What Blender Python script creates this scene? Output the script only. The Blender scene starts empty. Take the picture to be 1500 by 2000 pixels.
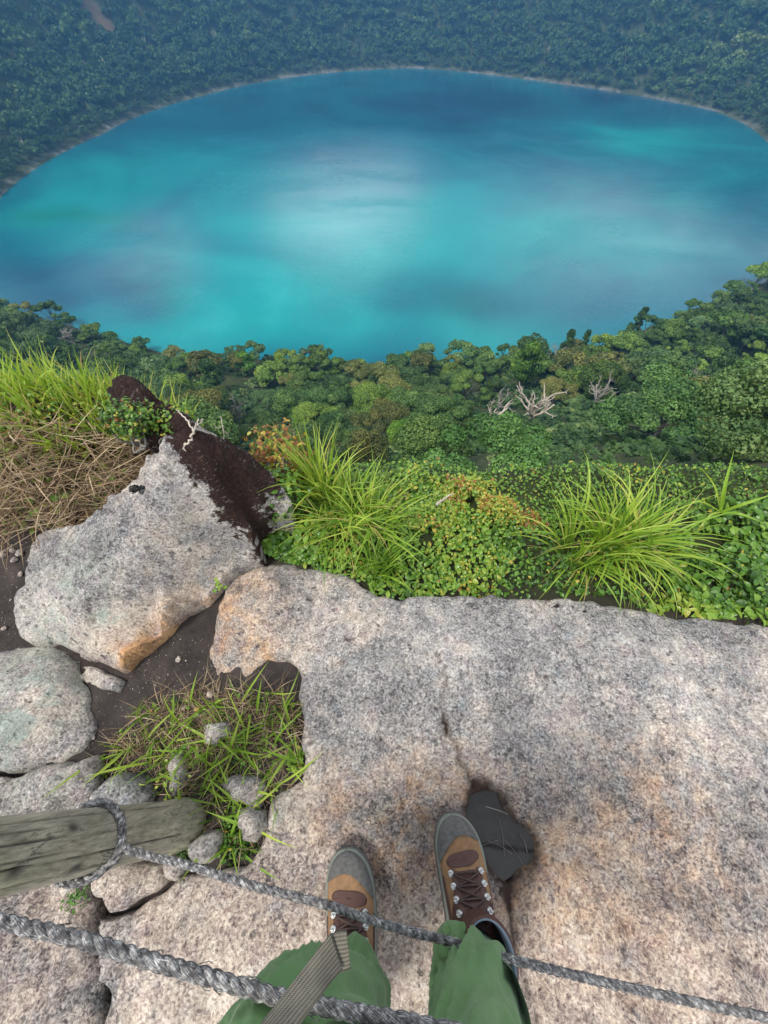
import bpy, math, random
import numpy as np
from mathutils import Vector
R = math.radians
random.seed(7)
rng = np.random.default_rng(11)
sc = bpy.context.scene

# ------------------------------------------------------------------ camera, sky, sun, exposure
PITCH = R(57.0); CAMZ = 1.2; F = 752.0            # focal length in photo pixels (1500 x 2000)
cam = bpy.data.cameras.new("camera")
cam.sensor_fit = 'VERTICAL'; cam.sensor_height = 24.0; cam.lens = 24.0 * F / 2000.0
cam.clip_start = 0.02; cam.clip_end = 9000
cam_o = bpy.data.objects.new("camera", cam); sc.collection.objects.link(cam_o)
cam_o.location = (0, 0, CAMZ); cam_o.rotation_euler = (R(90) - PITCH, 0, 0)
sc.camera = cam_o
sc.view_settings.view_transform = 'Standard'; sc.view_settings.look = 'None'
sc.view_settings.exposure = 0.62; sc.view_settings.gamma = 1.0
sc.cycles.use_denoising = True
sc.cycles.max_bounces = 8; sc.cycles.volume_bounces = 1; sc.cycles.transparent_max_bounces = 8

SUN_EL, SUN_AZ = 60.0, -125.0                      # azimuth from +y towards +x
sun = bpy.data.lights.new("sun", 'SUN'); sun.energy = 2.3; sun.angle = R(13); sun.color = (1.0, 0.95, 0.88)
sun_o = bpy.data.objects.new("sun", sun); sc.collection.objects.link(sun_o)
sd = Vector((math.sin(R(SUN_AZ)) * math.cos(R(SUN_EL)), math.cos(R(SUN_AZ)) * math.cos(R(SUN_EL)), math.sin(R(SUN_EL))))
sun_o.rotation_euler = sd.to_track_quat('Z', 'Y').to_euler()

cp, sp = math.cos(PITCH), math.sin(PITCH)
def ray(px, py):
    u = (px - 750) / F; v = (1000 - py) / F
    return np.array([u, cp + v * sp, -sp + v * cp])
def W(px, py, z=0.0):
    d = ray(px, py); t = (z - CAMZ) / d[2]
    return np.array([d[0] * t, d[1] * t, z])
def WD(px, py, dep):
    d = ray(px, py) * dep
    return np.array([d[0], d[1], d[2] + CAMZ])

# ------------------------------------------------------------------ node helpers
class NT:
    def __init__(s, nt): s.nt = nt
    def n(s, t, **kw):
        nd = s.nt.nodes.new(t)
        for k, v in kw.items():
            if k.startswith('i_'):
                key = k[2:].replace('_', ' ')
                s.put(nd, key, v)
            elif k.startswith('x') and k[1:].isdigit():
                s.put(nd, int(k[1:]), v)
            else: setattr(nd, k, v)
        return nd
    def put(s, nd, key, v):
        sock = nd.inputs[key]
        if isinstance(v, bpy.types.NodeSocket): s.nt.links.new(v, sock)
        else: sock.default_value = v
    def math(s, op, a, b=None, c=None, clamp=False):
        nd = s.n('ShaderNodeMath', operation=op, use_clamp=clamp); s.put(nd, 0, a)
        if b is not None: s.put(nd, 1, b)
        if c is not None: s.put(nd, 2, c)
        return nd.outputs[0]
    def mix(s, f, a, b, mode='MIX'):
        nd = s.n('ShaderNodeMix', data_type='RGBA', blend_type=mode)
        s.put(nd, 0, f)
        s.put(nd, 6, a if isinstance(a, bpy.types.NodeSocket) else tuple(a) + (1,) if len(a) == 3 else a)
        s.put(nd, 7, b if isinstance(b, bpy.types.NodeSocket) else tuple(b) + (1,) if len(b) == 3 else b)
        return nd.outputs[2]
    def noise(s, scale, detail=4, rough=0.55, vec=None, dist=0.0, out=0):
        nd = s.n('ShaderNodeTexNoise'); nd.inputs['Scale'].default_value = scale
        nd.inputs['Detail'].default_value = detail; nd.inputs['Roughness'].default_value = rough
        nd.inputs['Distortion'].default_value = dist
        if vec is not None: s.nt.links.new(vec, nd.inputs['Vector'])
        return nd.outputs[out]
    def voro(s, scale, vec=None, out='Color', rnd=1.0):
        nd = s.n('ShaderNodeTexVoronoi'); nd.inputs['Scale'].default_value = scale
        nd.inputs['Randomness'].default_value = rnd
        if vec is not None: s.nt.links.new(vec, nd.inputs['Vector'])
        return nd.outputs[out]
    def ramp(s, fac, stops, interp='LINEAR'):
        nd = s.n('ShaderNodeValToRGB'); s.nt.links.new(fac, nd.inputs[0])
        cr = nd.color_ramp; cr.interpolation = interp
        while len(cr.elements) < len(stops): cr.elements.new(0.5)
        for e, (p, c) in zip(cr.elements, stops):
            e.position = p; e.color = tuple(c) + (1,) if len(c) == 3 else c
        return nd.outputs[0]
    def attr(s, name, out='Fac'):
        nd = s.n('ShaderNodeAttribute', attribute_name=name); return nd.outputs[out]
    def bump(s, h, strength=0.5, dist=0.01):
        nd = s.n('ShaderNodeBump'); nd.inputs['Strength'].default_value = strength
        nd.inputs['Distance'].default_value = dist; s.nt.links.new(h, nd.inputs['Height'])
        return nd.outputs[0]
    def mapr(s, v, a, b, c=0.0, d=1.0, smooth=False):
        nd = s.n('ShaderNodeMapRange'); nd.interpolation_type = 'SMOOTHSTEP' if smooth else 'LINEAR'
        s.put(nd, 0, v)
        for i, q in enumerate((a, b, c, d)): s.put(nd, i + 1, q)
        return nd.outputs[0]
    def pos(s): return s.n('ShaderNodeNewGeometry').outputs['Position']
    def objc(s): return s.n('ShaderNodeTexCoord').outputs['Object']
    def scale(s, vec, xyz):
        nd = s.n('ShaderNodeMapping'); s.nt.links.new(vec, nd.inputs[0]); nd.inputs['Scale'].default_value = xyz
        return nd.outputs[0]

def material(name, rough=0.8, color=None):
    m = bpy.data.materials.new(name); m.use_nodes = True
    t = NT(m.node_tree); b = m.node_tree.nodes['Principled BSDF']
    b.inputs['Roughness'].default_value = rough
    if color: b.inputs['Base Color'].default_value = tuple(color) + (1,)
    return m, t, b

# ------------------------------------------------------------------ world: Nishita sky with broken cloud
w = bpy.data.worlds.new("World"); sc.world = w; w.use_nodes = True
wt = NT(w.node_tree); bg = w.node_tree.nodes['Background']
sky = wt.n('ShaderNodeTexSky', sky_type='NISHITA'); sky.sun_disc = False
sky.sun_elevation = R(SUN_EL); sky.sun_rotation = R(SUN_AZ); sky.altitude = 1400; sky.air_density = 1.0; sky.dust_density = 1.5
gen = wt.n('ShaderNodeTexCoord').outputs['Generated']
sep = wt.n('ShaderNodeSeparateXYZ', x0=gen)
up = wt.math('MAXIMUM', wt.math('ADD', sep.outputs[2], 0.12), 0.05)
cv = wt.n('ShaderNodeCombineXYZ', x0=wt.math('DIVIDE', sep.outputs[0], up), x1=wt.math('DIVIDE', sep.outputs[1], up)).outputs[0]
cn = wt.noise(1.15, 4, 0.5, cv, 0.3)
cover = wt.mapr(cn, 0.34, 0.58, 0.0, 0.92, True)
def cloud_bank(px, py, lo, hi, amt):              # a bank of cloud standing where the lake mirrors it
    d = ray(px, py); d = d / np.linalg.norm(d); d[2] = -d[2]
    dt = wt.n('ShaderNodeVectorMath', operation='DOT_PRODUCT'); wt.put(dt, 0, gen); dt.inputs[1].default_value = tuple(d)
    wob = wt.math('ADD', dt.outputs['Value'], wt.math('MULTIPLY', wt.math('SUBTRACT', cn, 0.5), 0.06))
    return wt.mapr(wob, math.cos(R(hi)), math.cos(R(lo)), 0.0, amt, True)
bright = None
for args in ((650, 232, 0, 14, 1.0), (1180, 430, 0, 21, 0.34), (185, 425, 0, 8, 0.8)):
    k = cloud_bank(*args); bright = k if bright is None else wt.math('ADD', bright, k)
low = wt.mapr(sep.outputs[2], 0.0, 0.7, 1.0, 0.55, True)
clear_band = cloud_bank(880, 230, 2, 16, 0.9)
cover = wt.math('MULTIPLY', cover, wt.math('SUBTRACT', 1.0, clear_band, clamp=True))
gap = cloud_bank(560, 600, 6, 30, 0.85)
cover = wt.math('MULTIPLY', cover, wt.math('SUBTRACT', 1.0, gap, clamp=True))
cover2 = wt.math('MAXIMUM', cover, wt.math('MINIMUM', bright, 1.0))
ccol = wt.mix(wt.math('MINIMUM', bright, 1.0), (9.5, 9.6, 9.7), (35.0, 36.0, 38.5))
wcol = wt.mix(cover2, sky.outputs[0], ccol)
wt.put(bg, 'Color', wcol); bg.inputs['Strength'].default_value = 0.11

# ------------------------------------------------------------------ numpy noise
def _hash(i, j, k, seed):
    n = (i * 374761393 + j * 668265263 + k * 2147483647 + seed * 1274126177) & 0xffffffff
    n = ((n ^ (n >> 13)) * 1274126177) & 0xffffffff
    n = (n ^ (n >> 16)) & 0xffffff
    return n / float(0xffffff) * 2 - 1
def vnoise(x, y, z=0.0, seed=0):
    x = np.asarray(x, float); y = np.asarray(y, float); z = np.asarray(z, float) + 0 * x
    i, j, k = np.floor(x).astype(np.int64), np.floor(y).astype(np.int64), np.floor(z).astype(np.int64)
    a, b, c = x - i, y - j, z - k
    a = a * a * a * (a * (a * 6 - 15) + 10); b = b * b * b * (b * (b * 6 - 15) + 10); c = c * c * (3 - 2 * c)
    r = 0
    for di in (0, 1):
        for dj in (0, 1):
            for dk in (0, 1):
                r = r + _hash(i + di, j + dj, k + dk, seed) * (a if di else 1 - a) * (b if dj else 1 - b) * (c if dk else 1 - c)
    return r
def fbm(x, y, z=0.0, oct=4, seed=0, gain=0.5):
    s, amp, f = 0, 1.0, 1.0
    for o in range(oct):
        s = s + amp * vnoise(np.asarray(x) * f, np.asarray(y) * f, np.asarray(z) * f, seed + o * 17); amp *= gain; f *= 2.03
    return s
def facet(x, y, seed=0):
    # flat triangular facets between hashed heights: broken, chipped rock
    x = np.asarray(x, float) + 0.35 * vnoise(x * .9, y * .9, 1.7, seed + 5); y = np.asarray(y, float) + 0.35 * vnoise(x * .9, y * .9, 4.1, seed + 6)
    i, j = np.floor(x).astype(np.int64), np.floor(y).astype(np.int64); a, b = x - i, y - j; k = np.zeros_like(i)
    h = lambda di, dj: _hash(i + di, j + dj, k, seed)
    return np.where(a > b, h(0, 0) * (1 - a) + h(1, 0) * (a - b) + h(1, 1) * b, h(0, 0) * (1 - b) + h(0, 1) * (b - a) + h(1, 1) * a)
def sstep(a, b, x):
    t = np.clip((x - a) / (b - a), 0, 1); return t * t * (3 - 2 * t)

# ------------------------------------------------------------------ mesh helpers
def link(o, parent=None):
    sc.collection.objects.link(o)
    if parent is not None: o.parent = parent
    return o
def make_mesh(name, v, f, mat=None, smooth=True, attrs=None, f3=None):
    v = np.asarray(v, np.float32).reshape(-1, 3)
    me = bpy.data.meshes.new(name)
    parts = []
    if f is not None and len(f): parts.append(np.asarray(f, np.int32))
    if f3 is not None and len(f3): parts.append(np.asarray(f3, np.int32))
    nl = sum(p.size for p in parts); npoly = sum(len(p) for p in parts)
    me.vertices.add(len(v)); me.vertices.foreach_set('co', v.ravel())
    me.loops.add(nl); me.loops.foreach_set('vertex_index', np.concatenate([p.ravel() for p in parts]))
    me.polygons.add(npoly)
    tot = np.concatenate([np.full(len(p), p.shape[1], np.int32) for p in parts])
    st = np.concatenate([[0], np.cumsum(tot)[:-1]]).astype(np.int32)
    me.polygons.foreach_set('loop_start', st); me.polygons.foreach_set('loop_total', tot)
    me.polygons.foreach_set('use_smooth', np.full(npoly, smooth, bool))
    me.update(calc_edges=True)
    for k, a in (attrs or {}).items():
        a = np.asarray(a, np.float32)
        if a.ndim == 2:
            at = me.attributes.new(k, 'FLOAT_VECTOR', 'POINT'); at.data.foreach_set('vector', a.ravel())
        else:
            at = me.attributes.new(k, 'FLOAT', 'POINT'); at.data.foreach_set('value', a)
    if mat: me.materials.append(mat)
    return me
def obj(name, me, parent=None):
    return link(bpy.data.objects.new(name, me), parent)
def tag(o, label, cat, group=None, kind=None):
    if kind != 'structure' or label: o['label'] = label
    o['category'] = cat
    if group: o['group'] = group
    if kind: o['kind'] = kind
    return o
def empty(name, loc, label, cat, group=None):
    o = bpy.data.objects.new(name, None); o.empty_display_size = 0.1; link(o); o.location = loc
    return tag(o, label, cat, group)

class MB:
    def __init__(s): s.v, s.f, s.a, s.n = [], [], {}, 0
    def add(s, v, f, **attrs):
        v = np.asarray(v, float).reshape(-1, 3); s.v.append(v); s.f.append(np.asarray(f, np.int64).reshape(-1, 4) + s.n); s.n += len(v)
        for k, a in attrs.items():
            a = np.asarray(a, float)
            s.a.setdefault(k, []).append(np.full(len(v), float(a)) if a.ndim == 0 else a)
    def build(s, name, mat, parent=None, smooth=True):
        at = {k: np.concatenate(a) for k, a in s.a.items()}
        return obj(name, make_mesh(name, np.concatenate(s.v), np.concatenate(s.f), mat, smooth, at), parent)

def grid_faces(m, n, wrap=False):
    i = np.arange(m - 1)[:, None]; j = np.arange(n if wrap else n - 1)[None, :]
    j2 = (j + 1) % n
    return np.stack([i * n + j, i * n + j2, (i + 1) * n + j2, (i + 1) * n + j], -1).reshape(-1, 4)
def frames(p):
    p = np.asarray(p, float); t = np.gradient(p, axis=0); t /= np.linalg.norm(t, axis=1)[:, None] + 1e-12
    a = np.array([0, 0, 1.0]) if abs(t[0, 2]) < 0.9 else np.array([1.0, 0, 0])
    n = np.cross(t[0], a); n /= np.linalg.norm(n); N = [n]
    for k in range(1, len(p)):
        n = N[-1] - t[k] * np.dot(N[-1], t[k]); n /= np.linalg.norm(n) + 1e-12; N.append(n)
    N = np.array(N); return t, N, np.cross(t, N)
def tube(p, r, n=8, caps=True):
    p = np.asarray(p, float); r = np.broadcast_to(np.asarray(r, float), (len(p),)).copy()
    if caps:
        p = np.vstack([p[:1], p, p[-1:]]); r = np.concatenate([[r[0] * 0.02], r, [r[-1] * 0.02]])
        p[0] += (p[1] - p[2]) * 1e-3; p[-1] += (p[-2] - p[-3]) * 1e-3
    t, N, B = frames(p); a = np.arange(n) / n * 2 * math.pi
    v = p[:, None, :] + r[:, None, None] * (np.cos(a)[None, :, None] * N[:, None, :] + np.sin(a)[None, :, None] * B[:, None, :])
    return v.reshape(-1, 3), grid_faces(len(p), n, True)
def catmull(pts, per=12):
    P = np.asarray(pts, float); P = np.vstack([2 * P[0] - P[1], P, 2 * P[-1] - P[-2]]); out = []
    for i in range(1, len(P) - 2):
        for s in np.arange(per) / per:
            out.append(0.5 * ((2 * P[i]) + (-P[i - 1] + P[i + 1]) * s + (2 * P[i - 1] - 5 * P[i] + 4 * P[i + 1] - P[i + 2]) * s ** 2
                              + (-P[i - 1] + 3 * P[i] - 3 * P[i + 1] + P[i + 2]) * s ** 3))
    out.append(P[-2]); return np.array(out)

def inside(x, y, poly):
    c = np.zeros(x.shape, bool); n = len(poly)
    for i in range(n):
        x1, y1 = poly[i][:2]; x2, y2 = poly[(i + 1) % n][:2]
        if y1 == y2: continue
        c ^= ((y1 > y) != (y2 > y)) & (x < (x2 - x1) * (y - y1) / (y2 - y1) + x1)
    return c
def edge_dist(x, y, poly, closed=True):
    best = np.full(x.shape, 1e9); bx = x.copy(); by = y.copy(); n = len(poly)
    for i in range(n if closed else n - 1):
        x1, y1 = poly[i][:2]; x2, y2 = poly[(i + 1) % n][:2]
        dx, dy = x2 - x1, y2 - y1
        t = np.clip(((x - x1) * dx + (y - y1) * dy) / (dx * dx + dy * dy + 1e-12), 0, 1)
        qx, qy = x1 + t * dx, y1 + t * dy; d = np.hypot(x - qx, y - qy); m = d < best
        best = np.where(m, d, best); bx = np.where(m, qx, bx); by = np.where(m, qy, by)
    return best, bx, by

# ------------------------------------------------------------------ lie of the land
ZL = -110.0 + CAMZ                                # lake level
CX, CY = 18.0, 487.0
_far = [(0, 385), (100, 310), (200, 262), (300, 215), (400, 186), (500, 162), (600, 147), (700, 138), (800, 133), (900, 140), (1000, 152),
        (1100, 165), (1200, 180), (1300, 197), (1400, 218), (1460, 245), (1500, 278)]
_near = [(0, 590), (150, 618), (300, 660), (400, 690), (500, 680), (600, 690), (740, 705), (850, 690), (1000, 680), (1130, 670), (1250, 625),
         (1350, 585), (1440, 550), (1500, 530)]
_sh = []
for px, py in _far:
    q = W(px, py, ZL); _sh.append((math.atan2(q[1] - CY, q[0] - CX), math.hypot(q[0] - CX, q[1] - CY)))
for px, py in _near:
    q = W(px, py, ZL); _sh.append((math.atan2(q[1] - CY, q[0] - CX), math.hypot(q[0] - CX, q[1] - CY) + 7))
_sh.sort(); _th = np.array([a for a, b in _sh]); _rr = np.array([b for a, b in _sh])
_tt = np.linspace(-math.pi, math.pi, 721); _r0 = np.interp(_tt, _th, _rr, period=2 * math.pi)
_ker = np.exp(-np.linspace(-2, 2, 13) ** 2); _ker /= _ker.sum()
_rs = np.convolve(np.concatenate([_r0[-7:-1], _r0, _r0[1:7]]), _ker, 'valid')
def Rshore(th): return np.interp(th, _tt, _rs, period=2 * math.pi)
def shore_s(x, y):
    dx, dy = np.asarray(x, float) - CX, np.asarray(y, float) - CY
    return np.hypot(dx, dy) - Rshore(np.arctan2(dy, dx))
LIPY = 0.95
S_LIP = float(shore_s(0.0, LIPY))
_ps = np.array([-400, -60, -8, 0, 3, 9, 61, 111, 146, 163, 169, 170.0])
_pz = np.array([-150, -125, -111.5, -110.3, -108.6, -107, -91, -65, -33, -12, -3.4, -1.2])
def gz(x, y):
    x = np.asarray(x, float); y = np.asarray(y, float)
    s0 = shore_s(x, y); rc = np.hypot(x, y)
    near = np.exp(-(rc / 30.0) ** 2)
    # near the camera the lip is traced directly; further along, the rim follows the crater
    lip = LIPY + 0.05 * vnoise(x * 2.3, 3.1, 0, 5) + 0.16 * np.exp(-((x + 1.0) / 0.45) ** 2)
    s_loc = S_LIP - (y - lip)
    s = near * s_loc + (1 - near) * s0
    q = 170.0 + (s - S_LIP)
    q = np.where(q < 150, 150 + (q - 150) * 150.0 / max(1.0, (150 + S_LIP - 170.0)), q)
    th = np.arctan2(y - CY, x - CX)
    kfar = 1.0 + 0.35 * sstep(-0.3, 0.7, np.sin(th)) 
    z = np.interp(q, _ps, _pz)
    z = np.where(z > -108.6, -108.6 + (z + 108.6) * kfar, z)
    amp = 4.0 * sstep(10, 50, q) * sstep(168, 120, q)
    z = z + amp * fbm(x / 34.0, y / 34.0, 0, 3, 2) * 0.8
    plate = -1.2 - 0.045 - 0.10 * np.clip(q - 175, 0, 600)
    plate = plate + 0.012 * fbm(x * 7, y * 7, 0, 3, 9) * np.exp(-(rc / 4) ** 2)
    plate = plate - 0.07 * sstep(-.16, -.10, x) * sstep(.34, .28, y) * np.exp(-(rc / 6) ** 4)
    # grassy mound behind and left of the boulder
    plate = plate + 0.40 * np.exp(-((x + 1.15) / 0.42) ** 2 - ((y - 1.0) / 0.33) ** 2)
    plate = plate + 0.07 * np.exp(-((x - 0.0) / 0.35) ** 2 - ((y - 0.75) / 0.2) ** 2) - 0.03 * sstep(0.3, 0.5, y) * sstep(-0.3, 0.1, x)
    plate = np.where(q > 200, plate + (kfar - 1) * 108, plate)
    k = sstep(169.45, 170.1, q)
    z = z * (1 - k) + plate * k
    return z + CAMZ

# ------------------------------------------------------------------ materials
def mat_foliage(name, stops, trans=0.25, rough=0.55, objtint=False, spec=0.3):
    m, t, b = material(name, rough)
    c = t.ramp(t.attr('tint'), stops)
    if objtint:
        oi = t.n('ShaderNodeObjectInfo')
        c = t.mix(1.0, c, oi.outputs['Color'], 'MULTIPLY')
    t.put(b, 'Base Color', c); b.inputs['Specular IOR Level'].default_value = spec
    tr = t.n('ShaderNodeBsdfTranslucent'); t.put(tr, 'Color', t.mix(1.0, c, (1.0, 1.0, 0.55), 'MULTIPLY'))
    mx = t.n('ShaderNodeMixShader'); mx.inputs[0].default_value = trans
    t.nt.links.new(b.outputs[0], mx.inputs[1]); t.nt.links.new(tr.outputs[0], mx.inputs[2])
    t.nt.links.new(mx.outputs[0], m.node_tree.nodes['Material Output'].inputs['Surface'])
    return m

def mat_rock(name, seed=0.0, warm=0.5, lichen=0.2):
    m, t, b = material(name, 0.9)
    p = t.n('ShaderNodeVectorMath', operation='ADD'); t.put(p, 0, t.pos()); p.inputs[1].default_value = (seed, seed * 1.7, 0.3)
    p = p.outputs[0]
    wv = t.n('ShaderNodeVectorMath', operation='MULTIPLY_ADD'); t.put(wv, 0, t.noise(60, 3, 0.6, p, out=1)); wv.inputs[1].default_value = (0.012,) * 3; t.put(wv, 2, p)
    pw = wv.outputs[0]
    g1 = t.n('ShaderNodeSeparateColor', x0=t.voro(230, pw)).outputs[0]
    g2 = t.n('ShaderNodeSeparateColor', x0=t.voro(90, pw)).outputs[1]
    n1 = t.noise(30, 6, 0.72, p); n2 = t.noise(230, 3, 0.7, p); n3 = t.noise(4.2, 5, 0.6, p); n4 = t.noise(13, 5, 0.65, p, 0.6)
    gr = t.noise(150, 4, 0.85, p)
    mixv = t.math('ADD', t.math('MULTIPLY', g1, 0.20), t.math('MULTIPLY', g2, 0.10))
    mixv = t.math('ADD', mixv, t.math('MULTIPLY', gr, 1.0))
    mixv = t.math('ADD', mixv, t.math('MULTIPLY', n1, 0.18))
    mixv = t.math('ADD', mixv, t.math('MULTIPLY', n4, 0.20))
    mixv = t.math('ADD', mixv, t.mapr(n3, 0.3, 0.7, -0.11, 0.11))
    v = t.mapr(mixv, 0.56, 1.14)
    grey = t.ramp(v, [(0.0, (.045, .042, .042)), (0.24, (.165, .158, .155)), (0.5, (.335, .32, .305)), (0.75, (.53, .51, .485)), (1.0, (.80, .78, .745))])
    pink = t.ramp(v, [(0.0, (.055, .04, .038)), (0.22, (.21, .16, .145)), (0.45, (.43, .345, .285)), (0.7, (.66, .56, .455)), (1.0, (.86, .79, .68))])
    pm = t.math('ADD', t.attr('warm'), t.mapr(n3, 0.35, 0.65, -0.35, 0.35)); pm = t.math('ADD', pm, t.mapr(n4, 0.3, 0.7, -0.5, 0.5)); pm = t.math('ADD', pm, warm, clamp=True)
    c = t.mix(pm, grey, pink)
    # violet-grey grains
    c = t.mix(t.math('MULTIPLY', t.mapr(t.noise(19, 4, 0.6, t.scale(p, (1, 1.3, 1))), 0.5, 0.66), 0.45), c, t.mix(1.0, c, (.80, .72, .84), 'MULTIPLY'))
    c = t.mix(t.math('MULTIPLY', t.mapr(t.noise(9, 5, 0.65, t.scale(p, (1.2, 1, 1)), 0.8), 0.54, 0.68), 0.5), c, t.mix(1.0, c, (.62, .64, .66), 'MULTIPLY'))
    mot = t.math('MULTIPLY', t.mapr(t.noise(24, 5, 0.7, p, 0.5), 0.55, 0.66), t.mapr(pm, 0.1, 0.9, 0.15, 0.6))
    c = t.mix(mot, c, t.mix(1.0, c, (.50, .40, .38), 'MULTIPLY'))
    pale = t.math('MULTIPLY', t.mapr(t.noise(7, 6, 0.7, t.scale(p, (1, 1.2, 1)), 0.7), 0.56, 0.70), 0.55)
    c = t.mix(pale, c, t.mix(0.5, c, (.66, .63, .58)))
    blu = t.math('MULTIPLY', t.mapr(t.noise(12, 4, 0.65, t.scale(p, (1.4, 1, 1)), 0.3), 0.57, 0.68), 0.6)
    c = t.mix(blu, c, t.mix(1.0, c, (.80, .92, 1.0), 'MULTIPLY'))
    om = t.math('MULTIPLY', t.attr('orange'), t.mapr(t.math('ADD', t.math('MULTIPLY', n4, 0.6), t.math('MULTIPLY', n1, 0.5)), 0.46, 0.68)); om = t.math('ADD', om, t.math('MULTIPLY', t.math('MAXIMUM', t.math('SUBTRACT', t.attr('orange'), 0.9), 0.0), 0.9), clamp=True)
    c = t.mix(om, c, t.mix(1.0, c, (.95, .62, .33), 'MULTIPLY'))
    lm = t.math('ADD', t.attr('lichen'), lichen - 0.2); lm = t.math('MULTIPLY', lm, t.mapr(n4, 0.45, 0.62), clamp=True)
    c = t.mix(lm, c, t.ramp(v, [(0.0, (.11, .13, .115)), (0.5, (.31, .345, .30)), (1.0, (.52, .565, .51))]))
    pits = t.mapr(t.noise(46, 2, 0.5, p), 0.63, 0.72)
    c = t.mix(t.math('MULTIPLY', pits, 0.7), c, (.06, .055, .06))
    dark = t.math('MULTIPLY', t.attr('dark'), t.mapr(n1, 0.25, 0.6, 1.0, 0.55), clamp=True)
    c = t.mix(dark, c, (.045, .026, .018))
    moss = t.mapr(t.math('ADD', t.attr('moss'), t.mapr(t.math('ADD', t.math('MULTIPLY', n1, .6), t.math('MULTIPLY', n4, .4)), 0.3, 0.7, -0.62, 0.62)), 0.44, 0.54)
    mcol = t.ramp(t.noise(120, 4, 0.7, p), [(0.3, (.010, .005, .005)), (0.55, (.042, .020, .017)), (0.8, (.095, .055, .042))])
    mcol = t.mix(t.math('MULTIPLY', t.mapr(n4, 0.56, 0.7), 0.55), mcol, (.075, .03, .012))
    fleck = t.math('MULTIPLY', t.mapr(t.noise(75, 3, 0.6, t.scale(p, (1, 1, 2))), 0.60, 0.66), t.mapr(t.noise(11, 3, 0.6, p), 0.44, 0.60))
    mcol = t.mix(fleck, mcol, (.30, .27, .26))
    c = t.mix(moss, c, mcol)
    t.put(b, 'Base Color', c)
    t.put(b, 'Roughness', t.mapr(t.attr('dark'), 0, 1, 0.92, 0.55))
    b.inputs['Specular IOR Level'].default_value = 0.3
    h = t.math('ADD', t.math('MULTIPLY', n1, 0.9), t.math('MULTIPLY', gr, 0.7))
    h = t.math('SUBTRACT', t.math('ADD', h, t.math('MULTIPLY', g1, 0.12)), t.math('MULTIPLY', pits, 0.5))
    h = t.math('ADD', h, t.math('MULTIPLY', t.math('MULTIPLY', moss, t.noise(70, 6, 0.8, p)), 3.0))
    t.put(b, 'Normal', t.bump(h, 0.75, 0.012))
    return m

def mat_ground():
    m, t, b = material('ground_material', 0.95)
    p = t.pos()
    n1 = t.noise(14, 6, 0.7, p); n2 = t.noise(240, 3, 0.7, p)
    soil = t.ramp(t.math('ADD', t.math('MULTIPLY', n1, .6), t.math('MULTIPLY', n2, .4)), [(0.3, (.018, .015, .014)), (0.5, (.045, .037, .034)), (0.68, (.085, .07, .062)), (0.8, (.16, .14, .125))])
    fl = t.ramp(t.noise(0.35, 6, 0.7, p), [(0.3, (.018, .028, .010)), (0.55, (.045, .058, .022)), (0.75, (.085, .085, .038))])
    c = t.mix(t.attr('wild'), soil, fl)
    bank = t.ramp(t.noise(0.5, 6, 0.75, p), [(0.35, (.06, .06, .055)), (0.5, (.14, .135, .125)), (0.7, (.32, .31, .29))])
    c = t.mix(t.math('MULTIPLY', t.attr('bank'), t.mapr(t.noise(0.06, 6, 0.75, p), 0.44, 0.58)), c, bank)
    c = t.mix(t.attr('scar'), c, (.26, .13, .10))
    t.put(b, 'Base Color', c); b.inputs['Specular IOR Level'].default_value = 0.2
    t.put(b, 'Normal', t.bump(t.math('ADD', n1, t.math('MULTIPLY', n2, 0.4)), 0.8, 0.012))
    return m

def mat_lake():
    m, t, b = material('lake_water', 0.1)
    p = t.pos()
    big = t.noise(0.006, 5, 0.55, p, 0.8)
    turq = t.mapr(t.math('ADD', t.attr('silt_shade'), t.mapr(big, 0.3, 0.7, -0.22, 0.22)), 0.0, 1.0)
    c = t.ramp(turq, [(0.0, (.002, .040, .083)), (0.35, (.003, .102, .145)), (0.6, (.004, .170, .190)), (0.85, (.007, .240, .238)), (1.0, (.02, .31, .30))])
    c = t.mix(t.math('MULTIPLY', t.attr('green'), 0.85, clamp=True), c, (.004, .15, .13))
    t.put(b, 'Base Color', c)
    b.inputs['IOR'].default_value = 1.33
    r = t.math('ADD', t.mapr(t.noise(0.012, 4, 0.6, t.scale(p, (1, 1.8, 1)), 0.5), 0.35, 0.65, 0.10, 0.24), t.math('MULTIPLY', t.attr('wind'), 0.12))
    t.put(b, 'Roughness', r)
    rip = t.math('ADD', t.noise(0.9, 3, 0.6, p), t.math('MULTIPLY', t.noise(0.22, 3, 0.6, p), 0.8))
    t.put(b, 'Normal', t.bump(rip, 0.35, 0.25))
    return m

M = {}
M['ground'] = mat_ground(); M['lake'] = mat_lake()
M['slab'] = mat_rock('slab_rock', 0.0, 0.42, 0.15); M['boulder'] = mat_rock('boulder_rock', 3.1, 0.18, 0.3)
M['stone'] = mat_rock('field_stone', 7.7, 0.35, 0.45)
M['crown'] = mat_foliage('tree_leaves', [(0.0, (.024, .058, .014)), (0.45, (.084, .158, .040)), (0.8, (.165, .25, .062)), (1.0, (.26, .32, .095))], 0.2, 0.6, True)
M['forest'] = mat_foliage('forest_leaves', [(0.0, (.012, .036, .011)), (0.4, (.042, .092, .026)), (0.75, (.088, .155, .042)), (1.0, (.19, .24, .08))], 0.12, 0.65)
M['grass'] = mat_foliage('grass_blades', [(0.0, (.10, .22, .02)), (0.4, (.25, .41, .04)), (0.72, (.44, .55, .085)), (0.88, (.58, .54, .16)), (1.0, (.46, .32, .14))], 0.38, 0.42, False, 0.5)
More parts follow.
